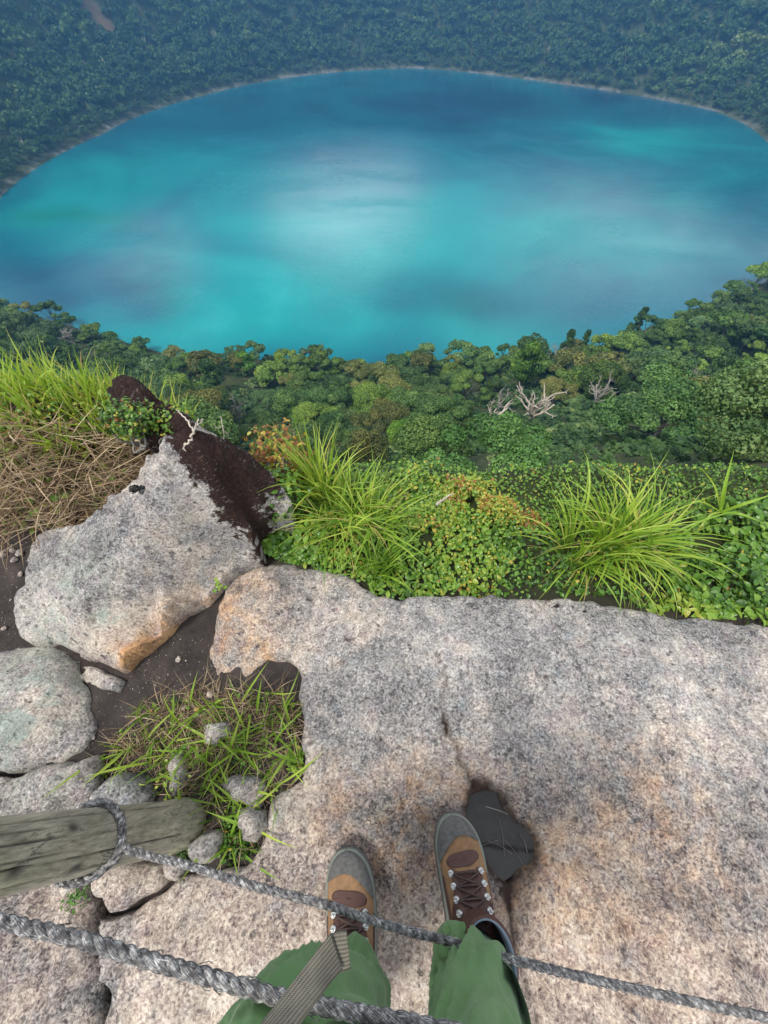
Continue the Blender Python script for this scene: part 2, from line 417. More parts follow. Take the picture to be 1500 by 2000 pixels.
M['cover'] = mat_foliage('cover_leaves', [(0.0, (.03, .08, .012)), (0.35, (.09, .21, .024)), (0.62, (.20, .34, .04)), (0.8, (.30, .36, .045)), (0.92, (.46, .36, .05)), (1.0, (.26, .10, .03))], 0.28, 0.38, False, 0.5)
M['straw'] = mat_foliage('dry_straw', [(0.0, (.09, .055, .032)), (0.5, (.30, .21, .12)), (1.0, (.58, .46, .32))], 0.1, 0.8)
def mat_bark(name, a, b_):
    m, t, b = material(name, 0.9)
    n = t.noise(9, 5, 0.7, t.scale(t.objc(), (1, 1, 0.25)))
    t.put(b, 'Base Color', t.ramp(n, [(0.3, a), (0.7, b_)])); t.put(b, 'Normal', t.bump(n, 0.6, 0.05)); return m
M['bark'] = mat_bark('tree_bark', (.08, .07, .06), (.25, .23, .20))
M['deadwood'] = mat_bark('bleached_wood', (.30, .25, .20), (.62, .55, .46))

# ------------------------------------------------------------------ ground sheet, lake
def struct(o): o['kind'] = 'structure'; return o
NA = 540
rr = np.concatenate([[0.0], np.geomspace(0.06, 60.0, 150), np.linspace(63.5, 980, 262), np.geomspace(990, 1500, 8)]); NR = len(rr); aa = np.arange(NA) / NA * 2 * math.pi
gx = (rr[:, None] * np.cos(aa)[None]).ravel(); gy = (rr[:, None] * np.sin(aa)[None]).ravel()
# denser where the far wall and lake shore are seen: the sheet is centred under the camera
gzv = gz(gx, gy); gs = shore_s(gx, gy); grc = np.hypot(gx, gy)
wild = np.clip(sstep(1.5, 5, grc) + sstep(0.35, 0.62, gy) * sstep(-0.45, -0.2, gx), 0, 1)
bank = sstep(-4, -1, gs) * sstep(4.5, 2.0, gs) * sstep(200, 300, grc)
scarp = np.zeros_like(gx)
for px, py, rad in ((1112, 148, 9),):
    q = W(px, py, ZL + 8); scarp = np.maximum(scarp, np.exp(-((gx - q[0]) ** 2 + (gy - q[1]) ** 2) / rad ** 2))
def hit_ground(px, py, lo=20.0):
    d = ray(px, py); ts = np.linspace(lo, 1400, 6000); P = d[None] * ts[:, None]; z = P[:, 2] + CAMZ
    k = np.argmax(z < gz(P[:, 0], P[:, 1])); return np.array([P[k, 0], P[k, 1], z[k]])
gully = [hit_ground(px, py) for px, py in ((160, 2), (188, 25), (215, 62))]
gd, _, _ = edge_dist(gx, gy, gully, False); scarp = np.maximum(scarp, sstep(12, 3, gd))
ground = struct(obj('ground', make_mesh('ground', np.stack([gx, gy, gzv], 1), grid_faces(NR, NA, True), M['ground'], True,
                                        dict(wild=wild, bank=bank, scar=scarp * 0.3))))

def lake_mesh():
    nr, na = 150, 360
    t = np.sqrt(np.linspace(0, 1, nr)); t = np.linspace(0, 1, nr); a = np.arange(na) / na * 2 * math.pi - math.pi
    rad = (Rshore(a) + 7)[None] * t[:, None]
    x = (CX + rad * np.cos(a)[None]).ravel(); y = (CY + rad * np.sin(a)[None]).ravel()
    wx = x + 14 * fbm(x / 60, y / 60, 0, 3, 4); wy = y + 14 * fbm(x / 60, y / 60, 5, 3, 8)
    def blob(px, py, sx, sy, rot=0):
        c = W(px, py, ZL); e = W(px + sx, py, ZL) - c; f = W(px, py - sy, ZL) - c
        M2 = np.array([[e[0], f[0]], [e[1], f[1]]]); inv = np.linalg.inv(M2)
        dx, dy = wx - c[0], wy - c[1]; u = inv[0, 0] * dx + inv[0, 1] * dy; v = inv[1, 0] * dx + inv[1, 1] * dy
        cr, sr = math.cos(R(rot)), math.sin(R(rot)); u, v = u * cr + v * sr * sx / sy * 0 + v * sr, -u * sr + v * cr
        return np.exp(-(u * u + v * v))
    silt_shade = 0.38 + 0 * x
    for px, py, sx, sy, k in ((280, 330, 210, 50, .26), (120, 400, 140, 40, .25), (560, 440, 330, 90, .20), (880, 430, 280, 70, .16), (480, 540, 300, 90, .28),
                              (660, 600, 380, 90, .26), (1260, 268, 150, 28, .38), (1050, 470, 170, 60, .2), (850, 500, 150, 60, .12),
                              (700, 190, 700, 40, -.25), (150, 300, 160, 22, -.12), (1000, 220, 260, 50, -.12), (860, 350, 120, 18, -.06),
                              (150, 545, 190, 45, -.34), (268, 590, 55, 36, -.30), (890, 592, 120, 42, -.40), (1180, 600, 200, 60, -.12), (740, 645, 560, 45, .2), (1060, 450, 220, 80, .16), (740, 600, 90, 70, -.14), (1420, 420, 130, 110, -.06), (1250, 480, 200, 60, .10)):  # lower dark blobs paint cloud shadows into the water colour, beside real silt tones
        silt_shade = silt_shade + k * blob(px, py, sx, sy)
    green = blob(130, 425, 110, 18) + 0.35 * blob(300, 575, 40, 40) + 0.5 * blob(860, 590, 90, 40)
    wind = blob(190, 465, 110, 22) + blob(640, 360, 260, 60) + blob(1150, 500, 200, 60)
    v = np.stack([x, y, np.full_like(x, ZL)], 1)
    return make_mesh('lake', v, grid_faces(nr, na, True), M['lake'], True, dict(silt_shade=np.clip(silt_shade, 0, .9), green=green, wind=wind))
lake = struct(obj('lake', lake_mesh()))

# ------------------------------------------------------------------ rocks
def rbf(pts):
    P = np.asarray(pts, float); n = len(P); d = np.hypot(P[:, None, 0] - P[None, :, 0], P[:, None, 1] - P[None, :, 1])
    K = np.where(d > 0, d * d * np.log(d + 1e-12), 0) + np.eye(n) * 2e-3
    Q = np.hstack([np.ones((n, 1)), P[:, :2]]); A = np.vstack([np.hstack([K, Q]), np.hstack([Q.T, np.zeros((3, 3))])])
    wv = np.linalg.solve(A, np.concatenate([P[:, 2], np.zeros(3)]))
    def f(x, y):
        out = wv[n] + wv[n + 1] * x + wv[n + 2] * y
        for i in range(n):
            r2 = (x - P[i, 0]) ** 2 + (y - P[i, 1]) ** 2; out = out + wv[i] * 0.5 * r2 * np.log(r2 + 1e-12)
        return out
    return f
def to_w(p):
    return np.array(p[1:], float) if p[0] == 'w' else W(*p)
def jag(poly, seed, step=0.014, amp=0.010):
    out = []
    for i in range(len(poly)):
        a, b = np.array(poly[i]), np.array(poly[(i + 1) % len(poly)]); L = np.hypot(*(b - a)[:2]); m = max(1, int(L / step))
        for k in range(m): out.append(a + (b - a) * k / m)
    out = np.array(out); nx = fbm(out[:, 0] * 22, out[:, 1] * 22, seed, 3, 3); ny = fbm(out[:, 0] * 22, out[:, 1] * 22, seed + 9, 3, 3)
    out[:, 0] += amp * nx; out[:, 1] += amp * ny; return out
def rock(name, outline, ctrl, mat, res=0.01, edge=0.035, drop=0.03, deep=0.25, rough=0.012, seed=1, paint=(), mossline=None, cracks=(), hollow=None, flat=False):
    P = np.array([to_w(p) for p in outline])
    f = rbf(np.vstack([P] + [[to_w(p) for p in ctrl]] if len(ctrl) else [P])) if not flat else None
    poly = jag(P, seed)
    x0, y0 = poly[:, 0].min() - res, poly[:, 1].min() - res; x1, y1 = poly[:, 0].max() + res, poly[:, 1].max() + res
    nx, ny = int((x1 - x0) / res) + 2, int((y1 - y0) / res) + 2
    X, Y = np.meshgrid(x0 + np.arange(nx) * res, y0 + np.arange(ny) * res); x, y = X.ravel(), Y.ravel()
    ins = inside(x, y, poly); d, bx, by = edge_dist(x, y, poly)
    F4 = grid_faces(ny, nx); keep = ins[F4].any(1); F4 = F4[keep]
    x = np.where(ins, x, bx); y = np.where(ins, y, by); d = np.where(ins, d, 0)
    used = np.unique(F4); remap = -np.ones(len(x), int); remap[used] = np.arange(len(used)); F4 = remap[F4]; x, y, d = x[used], y[used], d[used]
    z = f(x, y) if f is not None else np.zeros_like(x) + P[:, 2].mean()
    e = np.clip(d / edge, 0, 1); z = z - drop * (1 - np.sqrt(np.clip(1 - (1 - e) ** 2, 0, 1)))
    z = z + rough * (fbm(x * 5.5, y * 5.5, z * 5.5 + seed, 5, seed) * 0.9 + 0.35 * fbm(x * 38, y * 38, z * 38 + seed, 3, seed + 3)) 
    z = z + rough * (1.0 * facet(x * 9, y * 9, seed + 11) + 0.45 * facet(x * 24, y * 24, seed + 12)) * np.clip(d / 0.012, .3, 1); z = z + rough * 0.45 * np.minimum(0, fbm(x * 13, y * 13, seed * 1.0, 3, seed + 60) + 0.1) - rough * 0.5 * sstep(.35, .7, fbm(x * 30, y * 30, seed * 1.0, 2, seed + 80)); rid = 1 - np.abs(fbm(x * 4.2 + 3, y * 4.2, z * 4.2 + seed, 4, seed + 40)); z = z + rough * 0.9 * (rid - 0.7) * np.clip(d / 0.05, 0, 1)
    dark = np.zeros_like(x); at = dict(warm=np.zeros_like(x), orange=np.zeros_like(x), lichen=np.zeros_like(x), dark=dark, moss=np.zeros_like(x))
    for ch, p, rad, k in paint:
        q = to_w(p); g = np.exp(-(((x - q[0]) ** 2 + (y - q[1]) ** 2) / rad ** 2)); at[ch] = at[ch] + k * g
    for line, wd, dep in cracks:
        L = [to_w(p) for p in line]; wob = 0.010 * fbm(x * 25, y * 25, 1.3, 3, 60); cd, _, _ = edge_dist(x + wob, y + wob * 0.7, L, False)
        g = np.exp(-(cd / wd) ** 2); z = z - dep * g; at['dark'] = at['dark'] + 0.95 * g
    if hollow is not None:
        H = jag(np.array([to_w(p) for p in hollow]), 4, 0.005, 0.009); hi = inside(x, y, H); hd, _, _ = edge_dist(x, y, H)
        sd_ = np.where(hi, hd, -hd); z = z * (1 - .8 * sstep(-0.03, 0.0, sd_)) - 0.008 * sstep(-0.05, -0.008, sd_) - 0.042 * sstep(-0.008, 0.008, sd_)
        at['dark'] = at['dark'] + 1.2 * sstep(-0.036 - 0.022 * fbm(x * 20, y * 20, 0, 3, 5), -0.008, sd_)
    if mossline is not None:
        Mp = np.array([to_w(p) for p in mossline]); mi = inside(x, y, Mp); md, _, _ = edge_dist(x, y, Mp)
        sd_ = np.where(mi, md, -md); at['moss'] = sstep(-0.05, 0.05, sd_); z = z + at['moss'] * (0.012 + 0.011 * fbm(x * 24, y * 24, z * 24, 4, 77, .7) + 0.016 * fbm(x * 8, y * 8, 3.3, 2, 78))
    # vertical flank all round
    ed = np.sort(np.concatenate([F4[:, [0, 1]], F4[:, [1, 2]], F4[:, [2, 3]], F4[:, [3, 0]]]), 1)
    raw = np.concatenate([F4[:, [0, 1]], F4[:, [1, 2]], F4[:, [2, 3]], F4[:, [3, 0]]])
    key = ed[:, 0].astype(np.int64) * len(x) + ed[:, 1]; uq, idx, cnt = np.unique(key, return_index=True, return_counts=True)
    be = raw[idx[cnt == 1]]; bv = np.unique(be); rm = -np.ones(len(x), int)
    V = [np.stack([x, y, z], 1)]; Fs = [F4]; prev = np.arange(len(x)); base = len(x); zb = z[bv].copy()
    c = np.array([x.mean(), y.mean()])
    for lv, (dz, inn) in enumerate(((0.25, 0.0), (0.6, 0.010), (1.0, 0.03))):
        rm[bv] = base + np.arange(len(bv)); dirn = c[None] - np.stack([x[bv], y[bv]], 1); dirn /= np.linalg.norm(dirn, axis=1)[:, None] + 1e-9
        nzw = 0.006 * fbm(x[bv] * 20, y[bv] * 20, lv * 2.0, 2, seed)
        V.append(np.stack([x[bv] + dirn[:, 0] * inn + nzw, y[bv] + dirn[:, 1] * inn + nzw, zb - deep * dz], 1))
        a, b = be[:, 0], be[:, 1]; Fs.append(np.stack([prev[b], prev[a], rm[a], rm[b]], 1)); prev = rm.copy(); base += len(bv)
    for k in at: at[k] = np.concatenate([at[k]] + [at[k][bv]] * 3)
    o = obj(name, make_mesh(name, np.concatenate(V), np.concatenate(Fs), mat, True, at))
    return o, f

SLAB = [(405, 1290, -.05), (418, 1200, -.03), (438, 1140, -.02), (480, 1105, -.02), (530, 1098, -.02), (600, 1108, -.02), (650, 1114, -.01), (690, 1130, -.01), (735, 1162, -.01),
        (790, 1164, -.01), (850, 1160, -.01), (930, 1160, -.01), (1000, 1164, -.01), (1080, 1168, -.01), (1150, 1172, -.01), (1230, 1184, -.01), (1300, 1198, -.01),
        (1400, 1211, -.01), (1500, 1216, -.01), (1750, 1240, -.02), ('w', 2.2, 0.1, -.02), ('w', 2.2, -1.0, 0.0), ('w', -0.42, -1.0, 0.0), (196, 2150, 0), (196, 2000, 0), (203, 1930, 0), (196, 1890, 0), (181, 1850, 0), (186, 1800, 0),
        (250, 1790, 0), (300, 1758, 0), (345, 1715, -.01), (470, 1706, -.01), (500, 1668, -.01), (518, 1620, -.01), (530, 1565, -.01), (582, 1530, -.01), (592, 1480, -.01), (588, 1420, -.01), (583, 1360, -.01), (584, 1310, -.01),
        (562, 1285, -.02), (520, 1288, -.02), (482, 1325, -.04), (446, 1364, -.05), (418, 1352, -.05)]
PUDDLE = [(915, 1592, 0), (922, 1562, 0), (948, 1548, 0), (975, 1555, 0), (986, 1590, 0), (1005, 1598, 0), (1022, 1612, 0), (1038, 1630, 0), (1052, 1652, 0), (1046, 1678, 0), (1030, 1692, 0), (1008, 1706, 0), (990, 1722, 0), (972, 1712, 0),
          (956, 1680, 0), (940, 1655, 0), (925, 1625, 0)]
slab, slab_f = rock('rock_slab', SLAB, [(700, 1300, .02), (1000, 1300, .03), (1350, 1400, .03), (800, 1500, .0), (1200, 1600, .0), (700, 1750, 0), (1000, 1850, 0), (400, 1850, 0), (500, 1180, .01), (600, 1950, 0), (1400, 1850, 0), (450, 1240, 0.0), (650, 1600, 0)],
    M['slab'], 0.0085, 0.026, 0.020, 0.3, 0.013, 3,
    paint=[('warm', (1000, 1900, 0), .40, .5), ('warm', (500, 1850, 0), .35, .55), ('warm', (1400, 1850, 0), .4, .45), ('warm', (900, 1300, 0), .33, -.5), ('warm', (1300, 1330, 0), .35, -.42), ('warm', (650, 1420, 0), .22, -.3), ('warm', (480, 1180, 0), .14, .5),
           ('orange', (1030, 1740, 0), .10, .4), ('orange', (1200, 1790, 0), .16, .40), ('orange', (1090, 1690, 0), .08, .25), ('orange', (850, 1580, 0), .12, .8), ('orange', (770, 1650, 0), .1, .6), ('orange', (1000, 1640, 0), .13, .4), ('orange', (1350, 1640, 0), .12, .4), ('orange', (450, 1180, 0), .12, .75), ('orange', (520, 1280, 0), .06, .9), ('orange', (430, 1270, 0), .08, .5), ('orange', (1250, 1560, 0), .14, .4),
           ('orange', (640, 1560, 0), .1, .4), ('lichen', (560, 1580, 0), .06, .6), ('lichen', (1420, 1610, 0), .03, 1.0), ('lichen', (740, 1580, 0), .02, 1.0), ('lichen', (1250, 1730, 0), .05, .6), ('dark', (930, 1540, 0), .035, .6), ('dark', (990, 1760, 0), .035, .7), ('dark', (1000, 1850, 0), .03, .35), ('moss', (1150, 1185, 0), .03, .55), ('moss', (1090, 1180, 0), .02, .5), ('moss', (1260, 1195, 0), .03, .5)],
    cracks=[([(940, 1552, 0), (915, 1500, 0), (880, 1440, 0), (870, 1400, 0)], .0065, .014), ([(985, 1725, 0), (1000, 1800, 0), (1015, 1880, 0), (1050, 2000, 0), (1080, 2100, 0)], .007, .012), ([(880, 1440, 0), (860, 1380, 0), (872, 1320, 0), (850, 1270, 0)], .004, .006)], hollow=PUDDLE)
tag(slab, 'large flat pinkish grey rock slab under the hiking boots at the cliff edge', 'rock')

BOUL = [(25, 1190, .03), (50, 1130, .06), (58, 1065, .10), (100, 1030, .16), (170, 1012, .20), (202, 985, .24), (215, 960, .27), (272, 940, .33), (279, 893, .41), (300, 868, .45), (335, 848, .47), (385, 838, .46), (430, 852, .42), (482, 882, .36), (530, 922, .28), (562, 968, .2), (567, 1000, .14),
        (545, 1022, .09), (520, 1052, .04), (512, 1092, .01), (500, 1100, .0), (470, 1112, -.01), (440, 1145, -.02), (400, 1185, -.03), (330, 1245, -.04), (240, 1316, -.04), (215, 1305, -.03), (150, 1280, -.02), (100, 1256, -.01), (40, 1246, .0), (22, 1205, .02)]
boulder, boul_f = rock('boulder', BOUL, [(325, 866, .46), (300, 900, .43), (372, 862, .465), (400, 905, .44), (440, 960, .39), (475, 1010, .335), (494, 1060, .24), (497, 1085, .14), (430, 880, .42), (480, 920, .36), (520, 980, .24), (515, 1030, .14),
        (330, 1000, .31), (230, 1080, .21), (420, 1080, .22), (300, 1180, .15), (430, 1118, .13), (360, 1180, .13), (290, 1225, .125), (245, 1258, .10), (120, 1180, .12), (160, 1100, .17), (80, 1200, .07), (180, 1240, .085), (300, 1260, .0), (400, 1160, .03)],
    M['boulder'], 0.0075, 0.012, 0.010, 0.35, 0.019, 21,
    paint=[('orange', (300, 1265, .02), .07, 1.15), ('orange', (345, 1222, .03), .055, 1.15), ('orange', (400, 1168, .04), .05, 1.3), ('orange', (258, 1295, .0), .065, 1.1), ('warm', (320, 1240, .03), .15, .7), ('lichen', (170, 1120, .15), .12, .7), ('lichen', (90, 1220, .06), .1, .75), ('lichen', (200, 1190, .12), .05, .6), ('lichen', (400, 900, .44), .06, .5), ('warm', (240, 960, .3), .12, .25), ('warm', (180, 1290, 0), .1, .5), ('dark', (440, 1150, 0), .03, .6)],
    mossline=[(300, 840, .47), (318, 852, .468), (338, 862, .465), (355, 905, .445), (395, 940, .42), (440, 955, .385), (480, 992, .33), (506, 1062, .2), (512, 1095, .0), (520, 1095, .0), (535, 1040, .05), (560, 965, .2), (525, 915, .28), (480, 870, .37), (420, 840, .44), (340, 790, .49), (290, 750, .5)])
tag(boulder, 'big pale grey boulder with dark brown moss on its lake side and an orange underside', 'boulder')

crag, _ = rock('boulder', [(222, 790, .44), (230, 752, .46), (252, 744, .47), (280, 757, .47), (306, 772, .465), (345, 800, .46), (395, 832, .455), (440, 856, .40), (400, 880, .40), (340, 864, .42), (290, 850, .44)], [(290, 785, .485), (330, 815, .478), (255, 765, .485), (370, 835, .47)], M['boulder'], 0.009, 0.018, 0.015, 0.4, 0.020, 51,
    mossline=[(200, 820, .4), (215, 730, .45), (300, 750, .46), (400, 830, .42), (390, 880, .4), (280, 880, .42)])
tag(crag, 'dark mossy rock running down behind the grass mound to the top of the big boulder', 'boulder')
def stone(name, label, outline, z, top, seed, mat='stone', edge=0.05, drop=0.04, res=0.008, paint=(), rough=0.015, deep=0.15, cracks=()):
    O = [p if p[0] == 'w' else (p[0], p[1], z) for p in outline]
    cx = np.mean([to_w(p)[0] for p in O]); cy = np.mean([to_w(p)[1] for p in O])
    o, _ = rock(name, O, [('w', cx, cy, z + top)], M[mat], res, edge, drop, deep, rough, seed, paint, cracks=cracks)
    return tag(o, label, 'rock')
stone('rock', 'wide flat pinkish rock under the wooden post at the lower left', [(-260, 1500), (-60, 1524), (0, 1526), (20, 1515), (90, 1500), (172, 1476), (180, 1520), (168, 1580), (160, 1640), (166, 1690), (166, 1730), (178, 1765), (172, 1840), (188, 1895), (192, 1940), (190, 2150), ('w', -.48, -1.0, 0), ('w', -1.5, -1.0, 0), ('w', -1.6, -.2, 0)], 0.005, .01, 5, 'slab', 0.03, 0.025,
      paint=[('warm', (60, 1850, 0), .3, .5), ('lichen', (80, 1530, 0), .12, .8), ('dark', (60, 1760, 0), .05, .2)], cracks=[([(430, 1740, 0), (420, 1760, 0)], .004, .002)])
stone('rock', 'rounded greenish grey rock at the left edge beside the dark soil', [(-90, 1285), (-30, 1268), (0, 1264), (60, 1253), (108, 1260), (140, 1300), (158, 1360), (163, 1430), (146, 1470), (95, 1495), (20, 1514), (-60, 1505), (-110, 1400)], 0.0, .055, 7, 'stone', 0.06, 0.05, paint=[('lichen', (70, 1340, 0), .15, .8), ('lichen', (10, 1440, 0), .12, .6), ('warm', (100, 1400, 0), .08, .3)])
stone('rock', 'small pinkish wedge of rock at the foot of the big boulder', [(135, 1285), (200, 1308), (238, 1324), (224, 1352), (195, 1346), (160, 1338), (138, 1318)], -.02, .02, 9, 'stone', 0.025, 0.02)
stone('rock', 'blocky cream rock under the rope beside the post', [(168, 1712), (205, 1690), (262, 1684), (302, 1694), (314, 1722), (292, 1750), (270, 1768), (240, 1784), (205, 1772), (170, 1742)], .02, .03, 13, 'slab', 0.02, 0.02, paint=[('warm', (235, 1725, .02), .08, .5)])
stone('rock', 'greenish rock between the post and the grass patch', [(165, 1590), (170, 1558), (195, 1522), (235, 1510), (278, 1520), (296, 1545), (285, 1590), (250, 1610), (200, 1610)], -.005, .025, 15, 'stone', 0.03, 0.025, paint=[('lichen', (225, 1550, 0), .08, .8)])
stone('rock', 'small grey stone in the upper part of the grass patch', [(383, 1428), (394, 1412), (425, 1405), (444, 1412), (440, 1432), (418, 1450), (395, 1458)], -.005, .03, 17, 'stone', 0.025, 0.025, 0.006)
stone('rock', 'lumpy grey stone in the right half of the grass patch', [(430, 1528), (452, 1516), (490, 1522), (514, 1545), (505, 1578), (478, 1580), (450, 1566)], .0, .035, 19, 'stone', 0.03, 0.03, 0.006)
stone('rock', 'pitted grey stone nearest the slab below the grass patch', [(455, 1580), (490, 1574), (512, 1590), (518, 1622), (500, 1640), (475, 1636), (458, 1612)], -.005, .03, 23, 'stone', 0.025, 0.025, 0.006)
stone('rock', 'grey stone at the lower end of the post', [(366, 1650), (384, 1628), (415, 1624), (432, 1640), (426, 1672), (400, 1690), (374, 1684)], -.005, .03, 25, 'stone', 0.025, 0.025, 0.006)
stone('rock', 'narrow grey stone half hidden in the grass patch', [(318, 1500), (330, 1466), (348, 1462), (358, 1490), (352, 1535), (338, 1550), (322, 1535)], -.01, .02, 27, 'stone', 0.02, 0.02, 0.006)
stone('rock', 'small dark pink stone under the rope right of the post', [(308, 1690), (330, 1676), (352, 1684), (358, 1705), (340, 1722), (316, 1716)], -.005, .02, 29, 'slab', 0.018, 0.018, 0.006)

# rain puddle in the hollow of the slab
def puddle():
    H = np.array([to_w(p) for p in PUDDLE]); c = H.mean(0)
    o = jag(c + (H - c) * 1.09, 2, 0.006, 0.0035); n = len(o); V = [o * 1.0, c + (o - c) * 0.5, np.repeat(c[None], n, 0)]
    V = np.concatenate(V); V[:, 2] = -0.0235
    m, t, b = material('puddle_water', 0.04, (.034, .033, .033)); b.inputs['IOR'].default_value = 1.33
    t.put(b, 'Base Color', t.ramp(t.noise(28, 5, 0.65, t.pos(), 0.6), [(0.3, (.024, .023, .022)), (0.55, (.034, .033, .032)), (0.75, (.046, .043, .038))]))
    t.put(b, 'Normal', t.bump(t.noise(40, 2, 0.5, t.pos()), 0.05, 0.002))
    ob = struct(obj('puddle', make_mesh('puddle', V, grid_faces(3, n, True), m))); return ob
puddle()

# ------------------------------------------------------------------ wooden post and ropes
def mat_post():
    m, t, b = material('weathered_wood', 0.85)
    o = t.objc(); s = t.scale(o, (1, 1, 0.07)); g = t.noise(95, 6, 0.7, s, 0.12); n = t.noise(9, 4, 0.6, o); fine = t.noise(260, 3, 0.7, t.scale(o, (1, 1, 0.04)))
    v = t.math('ADD', t.math('MULTIPLY', g, 0.6), t.math('ADD', t.math('MULTIPLY', n, 0.25), t.math('MULTIPLY', fine, 0.3)))
    c = t.ramp(v, [(0.36, (.085, .074, .054)), (0.52, (.24, .215, .16)), (0.66, (.385, .345, .26)), (0.8, (.51, .465, .365))])
    c = t.mix(t.mapr(t.noise(5, 3, 0.6, o), 0.5, 0.65), c, t.mix(1.0, c, (.92, 1.0, .80), 'MULTIPLY'))
    fis = t.mapr(t.noise(26, 5, 0.62, t.scale(o, (1, 1, 0.035)), 0.3), 0.485, 0.50); fis = t.math('MULTIPLY', t.math('MULTIPLY', fis, t.mapr(t.noise(26, 5, 0.62, t.scale(o, (1, 1, 0.035)), 0.3), 0.515, 0.50)), t.mapr(n, 0.42, 0.55))
    c = t.mix(t.math('MULTIPLY', fis, 0.8), c, (.02, .018, .016))
    c = t.mix(t.attr('split'), c, (.012, .010, .009))
    t.put(b, 'Base Color', c); t.put(b, 'Normal', t.bump(v, 0.7, 0.006)); return m
PB = W(338, 1612, 0.0); PT = WD(0, 1673, 0.60); PAX = (PT - PB) / (PT[2] - PB[2])
def post_at(z): return PB + PAX * z
def build_post():
    n, m = 120, 200; zs = np.concatenate([np.linspace(-0.10, 0.735, m - 6), [0.742, 0.748, 0.752, 0.754, 0.755, 0.755]])
    rr_ = np.full(m, 0.0515); rr_[-6:] = [.0508, .049, .046, .040, .02, .0005]
    rr_ *= 1 + 0.06 * np.exp(-((zs + 0.02) / 0.05) ** 2)
    a = np.arange(n) / n * 2 * math.pi; Z, A = np.meshgrid(zs, a, indexing='ij')
    rad = rr_[:, None] * (1 + 0.02 * fbm(np.cos(A) * 1.2, np.sin(A) * 1.2, Z * 2.0, 3, 4) + 0.006 * fbm(np.cos(A) * 9, np.sin(A) * 9, Z * 3, 3, 6))
    split = np.zeros_like(Z)
    for a0, z0, z1, k in ((1.0, .05, .5, .9), (.35, .10, .75, .8), (-.25, .02, .55, 1.0), (-.75, .2, .75, .7), (.7, .3, .75, .6), (-.05, .32, .60, .6), (1.7, .1, .7, .8), (2.6, 0, .7, .8), (-2, .1, .6, .8)):
        wv = a0 + 0.02 * np.sin(Z * 9 + a0 * 9) + 0.03 * fbm(Z * 9, a0, 0, 3, 8)
        dd = (A - wv + math.pi) % (2 * math.pi) - math.pi
        g = np.exp(-(dd / 0.020) ** 2) * sstep(z0, z0 + .06, Z) * sstep(z1, z1 - .06, Z) * k; rad = rad - 0.005 * g; split = np.maximum(split, g)
    for a0, z0 in ((.62, .335), (-.62, .30), (-.3, .42)):     # knots
        dd = np.hypot(((A - a0 + math.pi) % (2 * math.pi) - math.pi) * 0.058, (Z - z0) * 0.75); g = np.exp(-(dd / 0.010) ** 2); rad = rad + 0.004 * np.exp(-(dd / 0.02) ** 2) - 0.008 * g; split = np.maximum(split, 0.85 * g)
    ax = np.array([PAX[0], PAX[1], 1]); v = np.stack([rad * np.cos(A), rad * np.sin(A), Z], -1) ; v[..., 0] += PAX[0] * Z; v[..., 1] += PAX[1] * Z
    o = obj('wooden_post', make_mesh('wooden_post', v.reshape(-1, 3), grid_faces(m, n, True), mat_post(), True, dict(split=split.ravel())))
    o.location = PB; tag(o, 'thick weathered grey wooden post with cracks and a rope looped round it', 'post'); return o
build_post()

def mat_rope():
    m, t, b = material('rope_fibre', 0.75)
    uv = t.attr('ropeuv', 'Vector'); n = t.noise(1.0, 4, 0.7, t.scale(uv, (60, 2.4, 1))); n2 = t.noise(110, 4, 0.75, t.objc())
    v = t.math('ADD', t.math('MULTIPLY', n, 0.55), t.math('MULTIPLY', n2, 0.45))
    c = t.ramp(v, [(0.38, (.022, .020, .021)), (0.475, (.075, .070, .070)), (0.53, (.22, .21, .205)), (0.585, (.56, .55, .53)), (0.70, (.78, .77, .75))])
    t.put(b, 'Base Color', c); t.put(b, 'Normal', t.bump(n, 0.6, 0.002)); return m
M['rope'] = mat_rope()
def rope_mesh(mb, path, r=0.0076, pitch=0.044, n=10):
    seg = np.linalg.norm(np.diff(path, axis=0), axis=1); L = np.concatenate([[0], np.cumsum(seg)])
    m = int(L[-1] / 0.0035) + 2; s = np.linspace(0, L[-1], m); p = np.stack([np.interp(s, L, path[:, i]) for i in range(3)], 1)
    t, N, B = frames(p); off = r * 0.50; rs = r * 0.56
    for k in range(3):
        ph = 2 * math.pi * (s / pitch + k / 3.0) + 0.25 * vnoise(s * 9, k, 0, 3)
        c = p + off * (np.cos(ph)[:, None] * N + np.sin(ph)[:, None] * B)
        v, f = tube(c, rs * (1 + 0.05 * vnoise(s * 60, k * 3.0, 0, 2)), n)
        ss = np.concatenate([[0], s, [s[-1]]]); aa_ = np.arange(n) / n
        uvw = np.stack(np.broadcast_arrays(ss[:, None] * 2 + aa_[None] * 0.35, np.abs(aa_[None] * 2 - 1) * 6 + k * 10.0, 0.0), -1).reshape(-1, 3)
        mb.a.setdefault('ropeuv', []).append(uvw); mb.v.append(v); mb.f.append(f + mb.n); mb.n += len(v)
    # loose fibres fraying off the lay
    for _ in range(int(L[-1] * 90)):
        i = rng.integers(2, m - 3); a0 = rng.uniform(0, 6.28); d = math.cos(a0) * N[i] + math.sin(a0) * B[i]
        q0 = p[i] + d * r * 0.95; q1 = q0 + d * rng.uniform(.002, .004) + t[i] * rng.uniform(.004, .012); q2 = q1 + t[i] * rng.uniform(0, .008) - d * .001
        v, f = tube(np.array([q0, q1, q2]), 0.0005, 3); mb.v.append(v); mb.f.append(f + mb.n); mb.n += len(v)
        mb.a['ropeuv'].append(np.tile(rng.uniform(0, 20, 3), (len(v), 1)))
